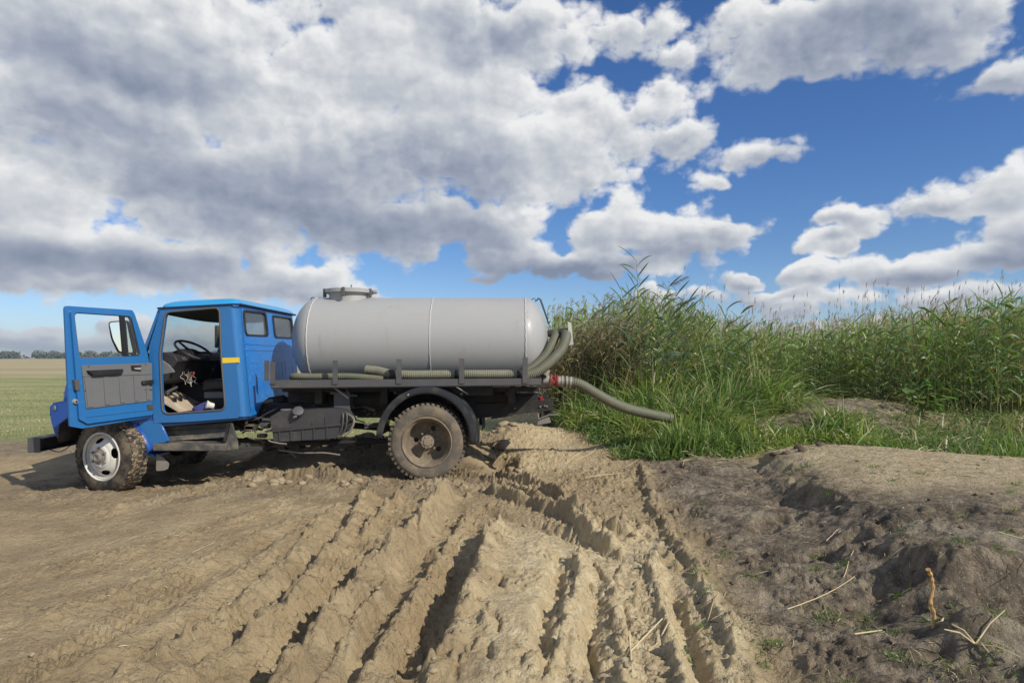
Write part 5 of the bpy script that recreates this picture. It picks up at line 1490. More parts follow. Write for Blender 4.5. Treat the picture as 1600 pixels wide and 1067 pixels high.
def reeds(name, x, y, h, ca, cb, stemc, nl=13, leafL=(.22, .50), leafw=(.016, .034), lean=.12, dry=.1, plume=.15, lo=.12, label='', r=.006):
    N = len(x); z = H(x, y, False) - .03
    base = np.stack([x, y, z], -1)
    ln = RS.randn(N, 2) * lean * .6 + np.array([.05, 0]) * 1
    top = base + np.stack([ln[:, 0] * h, ln[:, 1] * h, h], -1)
    bend = np.stack([ln[:, 0] * h * .8, ln[:, 1] * h * .8, np.zeros(N)], -1)
    isd = RS.rand(N) < dry
    sc = cols(stemc[0], stemc[1], N); 
    v, f, c, P = stems(base, top, bend, np.full(N, r) * (.7 + .6 * RS.rand(N)), sc)
    parts = [(v, f, c)]
    tt = np.linspace(lo, 1, nl)[None, :] + (RS.rand(N, nl) - .5) * .06; tt = np.clip(tt, .03, 1)
    B = base[:, None, :] + (top - base)[:, None, :] * tt[..., None] + bend[:, None, :] * (tt ** 2 - tt)[..., None]
    az = RS.rand(N, 1) * 6.28 + np.arange(nl)[None, :] * np.pi + RS.randn(N, nl) * .5
    el = R(62) - tt * 0 + RS.randn(N, nl) * .28 - .35 * (1 - tt)
    d = np.stack([np.cos(az) * np.cos(el) + .18, np.sin(az) * np.cos(el), np.sin(el)], -1).reshape(-1, 3)
    d = unit(d)
    M = N * nl
    L = (leafL[0] + RS.rand(M) * (leafL[1] - leafL[0])) * (1 - .35 * np.abs(tt.ravel() - .6))
    w = leafw[0] + RS.rand(M) * (leafw[1] - leafw[0])
    dr = .25 + RS.rand(M) * .55
    cc = cols(ca, cb, M, .25)
    low = (1 - tt.ravel())[:, None]
    drym = (np.repeat(isd, nl) | (RS.rand(M) < .10 + .15 * low[:, 0]))[:, None]
    cc = np.where(drym, cols((.30, .24, .11), (.42, .36, .20), M), cc)
    parts.append(strips(B.reshape(-1, 3), d, L, w, dr, cc))
    # feathery heads
    pi = np.where(RS.rand(N) < plume)[0]
    if len(pi):
        n = 12; b = np.repeat(top[pi], n, 0) - np.array([0, 0, .0]); K = len(b)
        b[:, 2] += RS.rand(K) * .12
        az = RS.rand(K) * 6.28; dd = unit(np.stack([np.cos(az) * .35 + .45, np.sin(az) * .35, np.full(K, .8)], -1))
        parts.append(strips(b, dd, .10 + RS.rand(K) * .12, np.full(K, .010), .3 + RS.rand(K) * .4, cols((.30, .24, .17), (.46, .40, .30), K), K=4))
    return merge(name, parts, M_LEAF, label, 'reeds')


# line where the standing reeds begin
def front(x):
    return np.interp(x, [.6, 1.3, 2.2, 3.2, 4.5, 6, 8, 10, 14, 24], [14.2, 13.4, 12.6, 12.3, 12.7, 13.5, 12.4, 12.0, 12.4, 14])


GA, GB = (.145, .215, .052), (.31, .385, .13)
k = lambda x, y: ((y > front(x)) * (x > .75 + (y - 13) * .06)).astype(float)
x, y = pts_in(.7, 26, 12, 17.5, 5200, k)
def topline(x, y):       # how high the bed stands: a low saddle in the middle, higher at both ends
    q = x / y
    return np.interp(q, [.05, .10, .19, .27, .36, .45, .55, .65, .75, 1.0], [2.45, 2.62, 2.84, 2.42, 2.06, 2.08, 2.30, 2.50, 2.62, 2.7])
h = topline(x, y) - H(x, y, False) - RS.rand(len(x)) ** 1.5 * .85 + .38 * fbm(x, y, 1.1, 3, 140) + .25 * (RS.rand(len(x)) < .08)
reeds('reed_bed', x, y, h, GA, GB, ((.12, .15, .05), (.26, .25, .10)), 15, (.26, .56), (.020, .040), dry=.05, label='dense green reed bed standing along the right side of the mud', plume=.06)
# older rows behind, drier, with straw coloured heads
x, y = pts_in(.8, 60, 17.5, 34, 7500, lambda x, y: (x > .7 + (y - 13) * .05).astype(float))
h = topline(x, y) - H(x, y, False) + .50 + .3 * fbm(x, y, .3, 3, 141) - .6 * RS.rand(len(x)) + .03 * (y - 17)
reeds('dry_reeds', x, y, h, (.22, .20, .10), (.40, .35, .22), ((.32, .27, .16), (.48, .42, .28)), 5, (.2, .4), (.012, .024), dry=.75, plume=.75, lo=.5, label='pale dry reeds with feathery heads behind the green reed bed')
# thin bare canes above the bed
x, y = pts_in(3.0, 34, 13.5, 30, 3200, lambda x, y: (y > front(x) + .5).astype(float))
N = len(x); z = H(x, y, False); b = np.stack([x, y, z], -1); hh = topline(x, y) - z + RS.rand(N) ** 1.5 * .85 + .05
tp = b + np.stack([RS.randn(N) * .10 * hh, RS.randn(N) * .1 * hh, hh], -1)
v, f, c, P = stems(b, tp, np.zeros((N, 3)), np.full(N, .0042), cols((.42, .37, .27), (.6, .55, .43), N))
n = 7; bb = np.repeat(tp, n, 0); K = len(bb); az = RS.rand(K) * 6.28
dd = unit(np.stack([np.cos(az) * .2 + .2, np.sin(az) * .2, np.full(K, 1.)], -1)); bb[:, 2] -= RS.rand(K) * .1
merge('bare_canes', [(v, f, c), strips(bb, dd, .08 + RS.rand(K) * .08, np.full(K, .008), np.full(K, .3), cols((.26, .21, .16), (.40, .34, .27), K), 4)], M_DRY, 'thin bare straw canes rising above the reed bed', 'reeds')
# brown broken reeds behind the truck tail
x, y = pts_in(.65, 2.3, 12.2, 14.5, 1100, lambda x, y: ((y > 12.2 + (2 - x) * .5)).astype(float))
h = 1.25 + RS.rand(len(x)) * .65
reeds('brown_reeds', x, y, h, (.17, .16, .07), (.34, .29, .14), ((.20, .17, .10), (.40, .34, .20)), 10, (.18, .36), (.014, .026), dry=.6, plume=.25, lo=.2, lean=.2, label='brown tangled reeds standing behind the hose hanger')

# lush grass at the foot of the reeds
def fedge(x):   # near edge of the grass
    return np.interp(x, [.9, 1.3, 1.8, 2.6, 3.3, 3.9, 4.6, 5.5, 6.5, 8, 12], [11.4, 10.4, 9.7, 9.35, 9.4, 9.8, 9.2, 8.2, 7.3, 6.9, 7.2])


soil = lambda x, y: np.exp(-(((x - 6.1) / 1.7) ** 2 + ((y - 12.1) / 1.0) ** 2) ** 1.5) + .9 * np.exp(-(((x - 4.5) / .8) ** 2 + ((y - 10.9) / .6) ** 2) ** 2)
gk = lambda x, y: (sst(y + .9 * fbm(x, y, 1.3, 4, 150), fedge(x) - .3, fedge(x) + .5) * (y < front(x) + .8)) * np.clip(1 - 1.4 * soil(x, y), 0, 1)
def grass(name, x, y, L, w, ca, cb, drp=(.2, .8), dry=.08, label='', el=(50, 85), K=5, m=None, wind=.15):
    N = len(x); z = H(x, y) - .015
    yl = sst(fbm(x, y, .9, 3, 155), -.15, .3)[:, None]; ca = np.array(ca); cb = np.array(cb)
    az = RS.rand(N) * 6.28; e = np.radians(el[0] + RS.rand(N) * (el[1] - el[0]))
    d = unit(np.stack([np.cos(az) * np.cos(e) + wind, np.sin(az) * np.cos(e), np.sin(e)], -1))
    c = cols(ca, cb, N, .28) * (np.array([.80, .88, .95]) * (1 - yl) + np.array([1.30, 1.12, .95]) * yl); dm = (RS.rand(N) < dry)[:, None]
    c = np.where(dm, cols((.34, .28, .14), (.50, .44, .26), N), c)
    return merge(name, [strips(np.stack([x, y, z], -1), d, L, w, drp[0] + RS.rand(N) * (drp[1] - drp[0]), c, K)], m or M_LEAF, label, 'grass')


x, y = pts_in(.9, 5.2, 9.4, 13.4, 36000, gk)
hgt = .34 + .50 * sst(y, fedge(x), fedge(x) + 1.6) + .55 * sst(y, fedge(x) + 1.0, fedge(x) + 2.8)
cl = .55 + .8 * sst(fbm(x, y, 1.9, 3, 160), -.2, .3)
grass('tall_grass', x, y, hgt * cl * (.6 + .6 * RS.rand(len(x))), .009 + .015 * RS.rand(len(x)), (.095, .165, .032), (.25, .335, .095), (.25, 1.0), .13, 'bright green tall grass spreading around the hose end below the reeds', (38, 85))
x, y = pts_in(4.4, 12, 7.2, 13.4, 30000, gk)
hgt = .15 + .38 * sst(y, fedge(x) + .2, fedge(x) + 2.2) * sst(fbm(x, y, 1.3, 2, 161), -.3, .3)
grass('bank_grass', x, y, hgt * (.5 + .9 * RS.rand(len(x))), .008 + .012 * RS.rand(len(x)), (.080, .145, .030), (.200, .270, .085), (.3, 1.0), .22, 'short green grass on the bank behind the grey soil hump', (25, 80))
# cut stalks and litter
x, y = pts_in(.8, 9, 8.8, 12.6, 2600, lambda x, y: sst(y + .3 * fbm(x, y, 2, 2, 170), fedge(x) - .8, fedge(x) + .3))
N = len(x); z = H(x, y) + .01; az = RS.rand(N) * 6.28; e = RS.randn(N) * .18
d = unit(np.stack([np.cos(az), np.sin(az) * .8, np.sin(e) + .05], -1))
merge('reed_litter', [strips(np.stack([x, y, z], -1), d, .08 + RS.rand(N) * .22, .006 + RS.rand(N) * .008, RS.rand(N) * .1, cols((.30, .25, .13), (.55, .47, .29), N), 4)], M_DRY, 'pale cut reed litter scattered along the grass edge', 'litter')
# low green shoots and scraps on the dark bank
tuft = lambda x, y: sst(fbm(x, y, 1.5, 3, 180), .10, .32) * sst(x, 1.3, 1.9)
x, y = pts_in(1.2, 6.5, 2.4, 9.8, 8000, tuft)
grass('sparse_shoots', x, y, .02 + .05 * RS.rand(len(x)), .004 + .004 * RS.rand(len(x)), (.07, .11, .035), (.18, .21, .09), (.2, .9), .45, 'sparse small shoots and straw scraps on the dark soil', (10, 75), 4)
x, y = pts_in(1.1, 7.0, 2.4, 9.8, 9000, lambda x, y: .25 + .75 * sst(fbm(x, y, 1.2, 3, 185), -.1, .3))
N = len(x); z = H(x, y) + .004; az = RS.rand(N) * 6.28
merge('soil_litter', [strips(np.stack([x, y, z], -1), unit(np.stack([np.cos(az), np.sin(az), RS.randn(N) * .15], -1)), .02 + RS.rand(N) ** 3 * .18, .002 + RS.rand(N) * .004, RS.rand(N) * .2, cols((.22, .18, .11), (.46, .40, .28), N), 3)], M_DRY, 'fine straw litter strewn over the dark soil', 'litter')
x, y = pts_in(1.1, 7.0, 2.4, 9.8, 5000, lambda x, y: .3 + .7 * sst(fbm(x, y, 1.0, 3, 186), -.1, .3))
N = len(x); z = H(x, y) + .003; az = RS.rand(N) * 6.28
merge('root_litter', [strips(np.stack([x, y, z], -1), unit(np.stack([np.cos(az), np.sin(az), RS.randn(N) * .25], -1)), .03 + RS.rand(N) * .10, .003 + RS.rand(N) * .005, RS.rand(N) * .5, cols((.06, .045, .03), (.20, .16, .11), N), 4)], M_DRY, 'dark rootlets and broken bits strewn over the dark soil', 'litter')
x, y = pts_in(-3.5, 1.6, 2.6, 8.5, 900)
N = len(x); z = H(x, y) + .003; az = RS.rand(N) * 6.28
merge('mud_litter', [strips(np.stack([x, y, z], -1), unit(np.stack([np.cos(az), np.sin(az), RS.randn(N) * .15], -1)), .015 + RS.rand(N) * .045, .002 + RS.rand(N) * .004, RS.rand(N) * .3, cols((.35, .28, .17), (.62, .54, .38), N), 3)], M_DRY, 'tiny straw bits pressed into the tan mud', 'litter')
# stubble field left of the truck
x, y = pts_in(-26, 1.5, 11.8, 34, 52000, lambda x, y: sst(y + .5 * fbm(x, y, .8, 3, 190), 11.9, 13.6) * (x < 1.2) * (x > -.85 * y) * (1.25 - y / 40))
N = len(x)
gr = sst(fbm(x, y, .35, 3, 191), -.25, .25)[:, None]
z = H(x, y); az = RS.rand(N) * 6.28; e = np.radians(45 + RS.rand(N) * 40)
cfield = cols((.19, .21, .075), (.30, .31, .13), N) * gr + cols((.36, .32, .16), (.52, .46, .27), N) * (1 - gr)
merge('field_grass', [strips(np.stack([x, y, z - .005], -1), unit(np.stack([np.cos(az) * np.cos(e), np.sin(az) * np.cos(e), np.sin(e)], -1)), .04 + RS.rand(N) * .09, .008 + RS.rand(N) * .012, RS.rand(N) * .6, cfield, 3)], M_LEAF, 'short yellow green grass of the flat field behind the truck', 'grass')

# ---- single reeds, plants, stalks
def mb_strip(mb, base, d, L, w, droop, K=6, side=None):
    d = Vector(d).normalized(); s = Vector(side) if side else d.cross(Vector((0, 0, 1))); s = s.normalized() if s.length > 1e-3 else Vector((1, 0, 0))
    wp = np.interp(np.linspace(0, 1, K), np.linspace(0, 1, 5), WPROF); vs = []; up = s.cross(d)
    for i in range(K):
        t = i / (K - 1); p = Vector(base) + d * L * t + Vector((0, 0, -1)) * droop * L * t * t
        vs += [p - s * w / 2 * wp[i] + up * w * .18 * wp[i], p, p + s * w / 2 * wp[i] + up * w * .18 * wp[i]]
    fs = []
    for i in range(K - 1): fs += [(3 * i, 3 * i + 1, 3 * i + 4, 3 * i + 3), (3 * i + 1, 3 * i + 2, 3 * i + 5, 3 * i + 4)]
    mb.add(vs, fs)


def tinted(o, c):
    me = o.data; a = me.color_attributes.new('tint', 'FLOAT_COLOR', 'POINT')
    A = np.ones((len(me.vertices), 4), np.float32); A[:, :3] = c; a.data.foreach_set('color', A.ravel()); return o


def make_reed(loc, h, lean, nleaf, plume, col, seed, leafL=.42, start=.35):
    rs = random.Random(seed); root = empty('reed', loc); L0 = Vector(loc)
    def st(t): return L0 + Vector((lean[0] * h * t * t, lean[1] * h * t * t, h * t * (1 - .12 * (lean[0] ** 2) * t)))
    tinted(MB().tube([st(t) for t in np.linspace(0, 1, 10)], [.008 * (1 - .6 * t) for t in np.linspace(0, 1, 10)], 5).build('stem', M_LEAF, root), (.20, .22, .09))
    for i in range(nleaf):
        t = start + (1 - start) * i / max(1, nleaf - 1); p = st(min(1, t)); s = 1 if i % 2 else -1
        a = rs.uniform(-.5, .5); e = R(rs.uniform(42, 66))
        m = MB(); mb_strip(m, p, (s * math.cos(e) * math.cos(a) + lean[0] * .6, math.cos(e) * math.sin(a) * .8, math.sin(e)), leafL * rs.uniform(.7, 1.1), rs.uniform(.036, .055), rs.uniform(.1, .55), side=(rs.uniform(-.4, .4), .7, rs.uniform(.3, 1)))
        tinted(m.build('leaf', M_LEAF, root, angle=60), tuple(c * rs.uniform(.8, 1.25) for c in col))
    if plume:
        m = MB(); top = st(1)
        ax = Vector((lean[0] * 2 + .7, 0, .55)).normalized()
        for k in range(80):
            t = rs.random(); p = top + ax * (.36 * t); a = rs.uniform(0, 6.28)
            mb_strip(m, p, ax + Vector((math.cos(a) * .5, math.sin(a) * .5, .12 * math.sin(a))), rs.uniform(.08, .19) * (1.15 - t * .6), .015, rs.uniform(.2, .9), K=4)
        tinted(m.build('plume', M_DRY, root), (.30, .235, .165))
    return root


def copy_tree(o, parent=None):
    c = o.copy(); COL.objects.link(c); c.parent = parent
    for ch in list(o.children): copy_tree(ch, c)
    return c


def at_ground(px, Y, dz=0): X = WX(px, Y); return (X, Y, Hs(X, Y) + dz)


DG = (.075, .125, .060)
specs = [
    (948, 12.4, 478, (-.04, .0), 11, False, 'leafy reed at the left shoulder of the tall clump'),
    (988, 12.0, 456, (-.08, .0), 15, False, 'full leafy reed leaning left beside the tallest reed'),
    (1032, 12.0, 455, (.12, .0), 15, False, 'full leafy reed just below the upper feathery head'),
    (1045, 12.2, 470, (.16, .0), 14, False, 'right leaning leafy reed on the right shoulder of the tall clump'),
    (1060, 12.1, 488, (.08, .0), 12, False, 'shorter leafy reed at the right foot of the tall clump'),
    (960, 12.3, 468, (.05, .0), 13, True, 'headed reed between the hose hanger and the tallest reed'),
    (1090, 12.3, 497, (.10, .0), 11, False, 'leafy reed leaning right where the bed dips'),
    (1002, 12.0, 408, (-.03, .0), 19, False, 'tall dark green reed standing highest against the cloud with leaves fanned both ways'),
    (1012, 12.1, 430, (.16, .02), 16, True, 'tall leaning reed with the highest feathery brown head'),
    (1022, 11.9, 462, (.20, .0), 17, True, 'leaning reed with the lower feathery brown head right of the tallest one'),
    (1015, 12.2, 470, (.10, .0), 14, False, 'leafy reed without a head between the two feathery headed reeds'),
    (975, 12.6, 492, (.02, .0), 9, False, 'short leafy reed just left of the tallest reed'),
    (1128, 12.2, 484, (.04, .0), 8, False, 'upright reed poking out right of the feathery headed reeds'),
    (1150, 12.4, 490, (.05, .0), 8, False, 'reed tip with three upright leaves over the middle of the bed'),
    (930, 12.8, 488, (-.05, .0), 8, True, 'headed reed at the left end of the bed behind the hose hanger'),
]
for i, (px, Y, top, lean, nl, pl, lab) in enumerate(specs):
    loc = at_ground(px, Y); hh = (WZ(top, Y) - loc[2]) * (.93 if pl else 1)
    tag(make_reed(loc, hh, lean, nl, pl, DG, 20 + i, .50, .42 if hh > 2.3 else .35), lab, 'reed', 'single reeds rising out of the reed bed')
protos = [make_reed((X0, 12.4, 0), 2.0, ln, 13, pl, cc, 60 + i, .46, .15) for i, (X0, ln, pl, cc) in enumerate(((9.3, (.05, 0), False, (.12, .19, .06)), (9.6, (-.06, .02), False, (.10, .17, .06)), (10.1, (.1, .0), False, (.13, .20, .07))))]
first = [True] * 3; rs = random.Random(15)
for i in range(44):
    px = 1130 + i * 11 + rs.uniform(-5, 5)
    Y = float(front(np.array([WX(px, 12.6)]))[0]) - rs.uniform(-.1, .25); X = WX(px, Y); k3 = i % 3
    o = protos[k3] if first[k3] else copy_tree(protos[k3]); first[k3] = False
    s = (float(topline(np.array([X]), np.array([Y]))[0]) - Hs(X, Y)) / 2.0 * rs.uniform(.80, 1.02)
    o.location = (X, Y, Hs(X, Y)); o.scale = (s, s, s); o.rotation_euler = (0, 0, rs.choice([0, math.pi]) + rs.uniform(-.5, .5))
    tag(o, 'green leafy reed standing in the front row of the reed bed', 'reed', 'green reeds along the front row of the bed')


def straw(p, q, r, m, label, name='reed_stalk', bend=.0, cat='stalk', node=True, lift=.01, groupn=None):
    A = Vector((p[0], p[1], Hs(*p) + lift)); B = Vector((q[0], q[1], Hs(*q) + lift)); n = 7; P = []
    nrm = (B - A).cross(Vector((0, 0, 1))).normalized()
    hs = []
    for i in range(n):
        t = i / (n - 1); c = A.lerp(B, t) + nrm * bend * math.sin(math.pi * t)
        c.z = max(c.z, Hs(c.x, c.y) + r * .6); P.append(c)
    r *= .58; o = MB().tube(P, [r * (1 - .3 * i / n) for i in range(n)], 6).build(name, m)
    return tag(o, label, cat, groupn)


GP = 'dry stalks lying on the ground'
straw(g(985, 1067 - 40), g(1040, 975), .009, M_BONE, 'thick pale stalk lying across the tyre print in front', groupn=GP)
straw(g(1018, 1020), g(1068, 968), .007, M_BONE, 'pale stalk leaning off the rim of the tyre print', groupn=GP)
straw(g(985, 968), g(1070, 962), .006, M_BONE, 'pale horizontal stalk at the top of the tyre print', groupn=GP)
straw(g(983, 1000), g(988, 1067), .009, M_BONE, 'short upright pale stalk standing in the print groove', groupn=GP)
straw(g(1080, 985), g(1135, 928), .004, M_BONE, 'thin straw on dark soil beside the print rim', bend=.02, groupn=GP)
straw(g(1230, 955), g(1335, 925), .006, M_BONE, 'bent straw on the dark soil pointing to the green tuft', bend=.03, groupn=GP)
straw(g(1318, 925), g(1340, 882), .005, M_BONE, 'straw leaning steeply above the bent straw on dark soil', groupn=GP)
straw(g(1340, 882), g(1352, 895), .005, M_BONE, 'short straw hooked off the tip of the steep straw', groupn=GP)
straw(g(1291, 872), g(1310, 857), .006, mat('pinkish_straw', (.60, .42, .34), .7), 'short pinkish stick on bare dark soil', 'short_stick', groupn=GP)
straw(g(1335, 1008), g(1378, 1003), .008, M_BONE, 'pale flat stalk in front of the shaded hollow', groupn=GP)
straw(g(1560, 928), g(1640, 938), .006, M_BONE, 'long straw at the right edge of the picture', groupn=GP)
straw(g(898, 728), g(935, 716), .010, M_BONE, 'curved pale stalk on mud below the long hose', bend=.06, groupn=GP)
straw(g(915, 752), g(975, 745), .008, M_BONE, 'pale stalk lying flat on mud nearest the wheel tracks', bend=-.05, groupn=GP)
straw(g(978, 737), g(1000, 728), .007, M_BONE, 'small pale stalk at the edge of the dark soil', groupn=GP)
straw(g(885, 730), g(912, 718), .007, M_BONE, 'short straw left of the curved pale stalk', groupn=GP)
straw(g(1305, 682, .35), g(1425, 690, .35), .010, M_BONE, 'long pale cane lying along the back of the grey hump', groupn=GP)
straw(g(1325, 678, .35), g(1340, 687, .35), .010, M_BONE, 'short pale cane crossing the long cane on the hump', groupn=GP)
straw(g(1180, 700, .1), g(1210, 690, .1), .008, M_BONE, 'pale cane near the foot of the tall grass', groupn=GP)
straw(g(300, 862), g(335, 850), .004, M_BONE, 'tiny straw on the smooth tan mud at left', groupn=GP)

# orange twisted root standing in the hollow
rx, ry = g(1458, 1000, .05)
zb = Hs(rx, ry)
s = 1.0 / F * ry
rp = [Vector((rx, ry, zb - .02)), Vector((rx + 2 * s, ry, zb + 18 * s)), Vector((rx - 4 * s, ry, zb + 38 * s)), Vector((rx + 1 * s, ry + .01, zb + 58 * s)), Vector((rx - 1 * s, ry + .01, zb + 76 * s)), Vector((rx - 8 * s, ry, zb + 90 * s))]
P = spline(rp, 40)
tag(MB().tube(P, [.008 + .002 * math.sin(i * 1.3) + .003 * (i / len(P)) for i in range(len(P))], 8).build('twisted_root', M_ROOT), 'twisted orange root sticking up from the dark hollow at lower right', 'root')
rt = empty('dead_plant', (rx + .05, ry - .25, Hs(rx + .05, ry - .25)))
tag(rt, 'dead pale stalks fanning out below the orange root', 'plant')
for (dx, dy, dz, L) in ((-.5, -.1, .25, .20), (.55, .15, .45, .24), (.2, -.3, .1, .14), (-.15, -.5, .1, .16), (.4, -.5, .0, .18), (-.3, .3, .3, .12)):
    b = Vector(rt.location); d = Vector((dx, dy, dz)).normalized()
    MB().tube([b, b + d * L * .5 + Vector((0, 0, .02)), b + d * L], [.005, .004, .003], 5).build('stalk', M_BONE, rt)

# grass tufts on the dark soil
def tuft_obj(px, py, z, n, L, lab, col=((.08, .13, .04), (.22, .27, .12)), sp=.06, w=.006):
    X, Y = g(px, py, z); zz = Hs(X, Y)
    x = X + RS.randn(n) * sp; y = Y + RS.randn(n) * sp; N = n
    az = RS.rand(N) * 6.28; e = np.radians(15 + RS.rand(N) * 60)
    c = cols(col[0], col[1], N); dm = (RS.rand(N) < .25)[:, None]; c = np.where(dm, cols((.4, .34, .18), (.55, .48, .3), N), c)
    V, Fq, C = strips(np.stack([x, y, H(x, y) - .004], -1), unit(np.stack([np.cos(az) * np.cos(e), np.sin(az) * np.cos(e), np.sin(e)], -1)), L * (.5 + RS.rand(N)), w * (.7 + .6 * RS.rand(N)), .3 + RS.rand(N) * .7, c, 5)
    V = V - np.array([X, Y, zz]); o = np_mesh('grass_tuft', V, Fq, M_LEAF, C, False); o.location = (X, Y, zz)
    return tag(o, lab, 'grass tuft', 'grass tufts on the dark soil')


tuft_obj(1285, 945, .05, 90, .09, 'bright green tuft beside the bent straw on dark soil')
tuft_obj(1190, 990, .05, 80, .06, 'low dull green tuft near the bottom edge left of the hollow')
tuft_obj(1490, 965, .10, 140, .08, 'broad leafy tuft growing around the orange root', ((.07, .12, .04), (.16, .22, .09)), .06, .012)
tuft_obj(1420, 870, .15, 40, .07, 'thin yellowish tuft above the orange root')
tuft_obj(1250, 750, .15, 70, .12, 'pale green tuft on the lip of the grey hump', sp=.08, w=.009)
tuft_obj(1275, 705, .25, 60, .10, 'yellow green tuft on top of the brown clods behind the hump', ((.14, .17, .05), (.30, .30, .12)))
tuft_obj(1078, 803, .02, 40, .07, 'tiny pale green tuft on the dark soil beside the tracks')
tuft_obj(1165, 665, .3, 120, .16, 'spiky bright tuft at the foot of the tall grass', ((.08, .15, .04), (.2, .28, .09)), .12, .012)
tuft_obj(1480, 1050, .05, 60, .10, 'pale trailing tuft at the bottom edge under the orange root', ((.16, .19, .07), (.34, .34, .17)))
tuft_obj(1350, 625, .72, 160, .22, 'fresh green tuft growing on the brown soil patch', ((.10, .18, .03), (.2, .3, .08)), .16, .012)
tuft_obj(1030, 690, .15, 110, .15, 'yellow green tuft spilling onto the mud below the hose end', ((.14, .19, .05), (.3, .34, .12)), .14, .012)

def clump(X, Y, n, L, sp, lab, w=.016, up=45, dr=(.2, .9)):
    zz = Hs(X, Y); x = X + RS.randn(n) * sp; y = Y + RS.randn(n) * sp * .6
    az = RS.rand(n) * 6.28; e = np.radians(up + RS.rand(n) * (88 - up)); c = cols((.09, .16, .035), (.25, .33, .10), n)
    V, Fq, C = strips(np.stack([x, y, H(x, y) - .01], -1), unit(np.stack([np.cos(az) * np.cos(e), np.sin(az) * np.cos(e), np.sin(e)], -1)), L * (.6 + .6 * RS.rand(n)), w * (.7 + .6 * RS.rand(n)), dr[0] + RS.rand(n) * (dr[1] - dr[0]), c, 5)
    o = np_mesh('grass_clump', V - np.array([X, Y, zz]), Fq, M_LEAF, C, False); o.location = (X, Y, zz); return tag(o, lab, 'grass tuft', 'grass clumps round the hose mouth')


clump(2.36, 9.56, 150, .66, .10, 'tall green grass clump growing over the mouth of the long hose', .016, 66, (.02, .28))
clump(2.15, 9.50, 200, .50, .12, 'green grass clump in front of the last metre of the long hose')
clump(2.72, 9.70, 240, .78, .16, 'broad green grass clump just right of the hose mouth')
clump(1.75, 9.75, 160, .40, .13, 'grass clump under the sagging middle of the long hose')
clump(3.35, 9.75, 200, .50, .18, 'bright grass clump spilling over the bank right of the hose')
clump(6.1, 8.2, 200, .42, .18, 'grass clump hanging over the back of the grey hump')
clump(5.2, 9.1, 200, .45, .2, 'spiky grass clump between the brown soil patch and the hump')
clump(6.9, 9.3, 200, .50, .2, 'yellow green grass clump near the right edge of the picture')
for i in range(36):
    px = RS.uniform(1060, 1590); py = RS.uniform(770, 1050)
    X, Y = g(px, py, .08); k_ = clump(X, Y, 40, .08, .035, 'tiny scruffy grass tuft rooted in the dark soil', .005, 20); k_['group'] = 'tiny tufts on the dark soil'

# broad leaved weed by the brown soil patch
bx, by = WX(1442, 11.6), 11.6; bz = Hs(bx, by)
wd = empty('burdock_plant', (bx, by, bz)); tag(wd, 'broad leaved bright green weed at the right end of the brown soil patch', 'plant')
rs = random.Random(8)
for i in range(46):
    a = rs.uniform(0, 6.28); rr = rs.uniform(0, .32); hgt = rs.uniform(.05, .62) * (1 - rr * .8)
    c = Vector((bx + rr * math.cos(a) * 1.2, by + rr * math.sin(a), bz + hgt)); m = MB(); L = rs.uniform(.10, .19)
    d = Vector((math.cos(a) + .3, math.sin(a) - .5, rs.uniform(-.3, .4))).normalized(); s = d.cross(Vector((0, 0, 1))).normalized(); up = s.cross(d)
    vs = [c]; 
    for (t, w) in ((.15, .30), (.4, .42), (.7, .30), (1.0, .02)):
        q = c + d * L * t - Vector((0, 0, .25 * L * t * t)); vs += [q - s * L * w + up * L * .08, q, q + s * L * w + up * L * .08]
    fs = [(0, 1, 2), (0, 2, 3)]
    for k in range(3): fs += [(1 + 3 * k, 4 + 3 * k, 5 + 3 * k, 2 + 3 * k), (2 + 3 * k, 5 + 3 * k, 6 + 3 * k, 3 + 3 * k)]
    m.add(vs, fs); tinted(m.build('leaf', M_LEAF, wd, angle=70), tuple(c * rs.uniform(.7, 1.3) for c in (.13, .22, .05)))
m = MB()
for i in range(9): a = rs.uniform(0, 6.28); m.tube([(bx, by, bz), (bx + .2 * math.cos(a), by + .2 * math.sin(a), bz + .4)], .007, 5)
tinted(m.build('stem', M_LEAF, wd), (.14, .2, .07))

# clods of mud, each its own lump
M_CLOD = mat('mud_clod', (.34, .27, .175), .95, var=.3, vscale=12, bump=1.0, bscale=45, spec=.15)
M_CLODD = mat('dark_clod', (.15, .115, .08), .95, var=.3, vscale=12, bump=1.0, bscale=45, spec=.15)


def clod_mesh(seed, m):
    rs = np.random.RandomState(seed); n, k = 12, 9; vs = []
    for i in range(k + 1):
        t = math.pi * i / k
        for j in range(n):
            a = 2 * math.pi * j / n; vs.append((math.sin(t) * math.cos(a), math.sin(t) * math.sin(a), math.cos(t)))
    V = np.array(vs); q = 1 + .45 * fbm(V[:, 0] + V[:, 2] * .7, V[:, 1] - V[:, 2] * .6, 1.3, 3, seed, .6) + .10 * pn(V[:, 0] * 6, V[:, 1] * 6 + V[:, 2] * 5, seed)
    V = V * q[:, None] * np.array([1, .85, .62]); me = bpy.data.meshes.new('mud_clod')
    V[:, 2] -= V[:, 2].min() * .72
    fs = [(i * n + j, i * n + (j + 1) % n, (i + 1) * n + (j + 1) % n, (i + 1) * n + j) for i in range(k) for j in range(n)]
    me.from_pydata([tuple(p) for p in V], [], fs); me.shade_smooth(); me.materials.append(m); return me


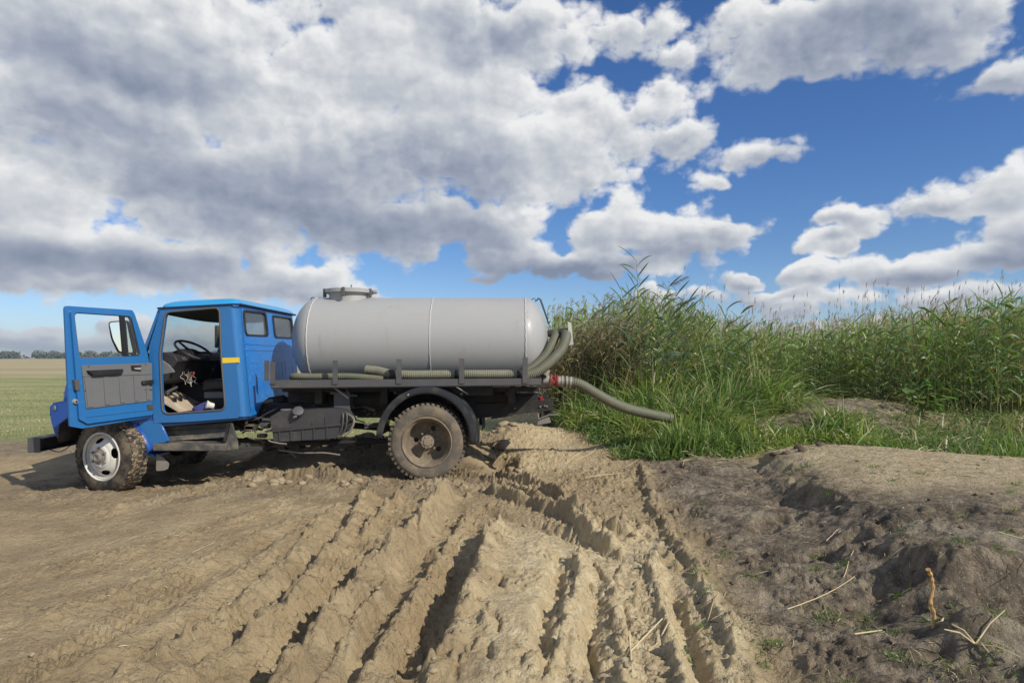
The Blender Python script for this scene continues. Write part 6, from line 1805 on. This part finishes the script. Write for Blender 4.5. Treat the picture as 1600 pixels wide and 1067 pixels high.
cm = [clod_mesh(200 + i, M_CLOD) for i in range(6)]; cmd = [clod_mesh(220 + i, M_CLODD) for i in range(4)]
rs = random.Random(33)
def clod(px, py, z, s, lab, dark=False, gp='mud clods'):
    X, Y = g(px, py, z); me = rs.choice(cmd if dark else cm); o = bpy.data.objects.new('mud_clod', me); COL.objects.link(o)
    o.location = (X, Y, Hs(X, Y) - s * .35); o.scale = (s, s * rs.uniform(.7, 1.1), s * rs.uniform(.6, 1.0)); o.rotation_euler = (rs.uniform(-.4, .4), rs.uniform(-.4, .4), rs.uniform(0, 6.28))
    return tag(o, lab, 'clod', gp)


for i in range(30): clod(rs.uniform(752, 815), rs.uniform(655, 725), .15, rs.uniform(.05, .17), 'tan clod in the heap thrown up behind the rear wheel', gp='clods heaped behind the rear wheel')
for i in range(34): clod(rs.uniform(360, 600), rs.uniform(738, 762), .0, rs.uniform(.03, .09), 'tan clod in the row along the truck shadow edge', gp='clods along the edge of the truck shadow')
for i in range(60):
    a = rs.uniform(0, 1); clod(560 + a * 480 + rs.uniform(-30, 30), rs.uniform(770, 1060), .03, rs.uniform(.012, .035), 'small tan clod among the wheel ruts', gp='small clods among the ruts')
for i in range(40): clod(rs.uniform(0, 540), rs.uniform(790, 1060), .0, rs.uniform(.006, .018), 'pebble sized clod on the smooth tan mud', gp='pebble clods on the left mud')
for i in range(26): clod(rs.uniform(1200, 1340), rs.uniform(672, 720), .25, rs.uniform(.03, .09), 'dark brown clod on the back edge of the hump', True, 'dark clods on the hump edge')
for i in range(50): clod(rs.uniform(1080, 1590), rs.uniform(760, 1060), .08, rs.uniform(.010, .030), 'small dark clod on the dark soil', True, 'small clods on the dark soil')
clod(1263, 992, .05, .035, 'lone dark lump with its own shadow left of the hollow', True, 'small clods on the dark soil')

# far line of trees on the horizon
M_FAR = leaf_mat('far_foliage', .9, .1)
parts = []; rs2 = np.random.RandomState(5)
xs_t = -760 + np.cumsum(rs2.rand(150) * 9 + 4)
for i, X in enumerate(xs_t):
    Yt = 620 + rs2.rand() * 60; hh = 4.5 + rs2.rand() * 3.2; ww = 4 + rs2.rand() * 4
    n = 170; u = rs2.randn(n, 3); u /= np.linalg.norm(u, axis=1, keepdims=True); u *= (rs2.rand(n, 1) ** .33)
    c = np.array([X, Yt, hh * .58]) + u * np.array([ww, ww, hh * .45]); d = unit(rs2.randn(n, 3) + np.array([0, 0, .3]))
    L = 1.2 + rs2.rand(n) * 1.3
    cc = np.array([.115, .135, .112]) * (.8 + .5 * rs2.rand(n, 1)); parts.append(strips(c, d, L, L * .8, np.zeros(n), cc, 3))  # foliage lightened and greyed so the colour itself carries distance haze
    n = 60; c = np.stack([X + rs2.randn(n) * 8, Yt + rs2.randn(n) * 3, rs2.rand(n) * 2.6], -1); parts.append(strips(c, unit(rs2.randn(n, 3)), np.full(n, 2.0), np.full(n, 1.6), np.zeros(n), np.full((n, 3), .07) * np.array([.9, 1.2, .9]), 3))
merge('far_trees', parts, M_FAR, 'hazy line of low trees along the horizon at left', 'trees')
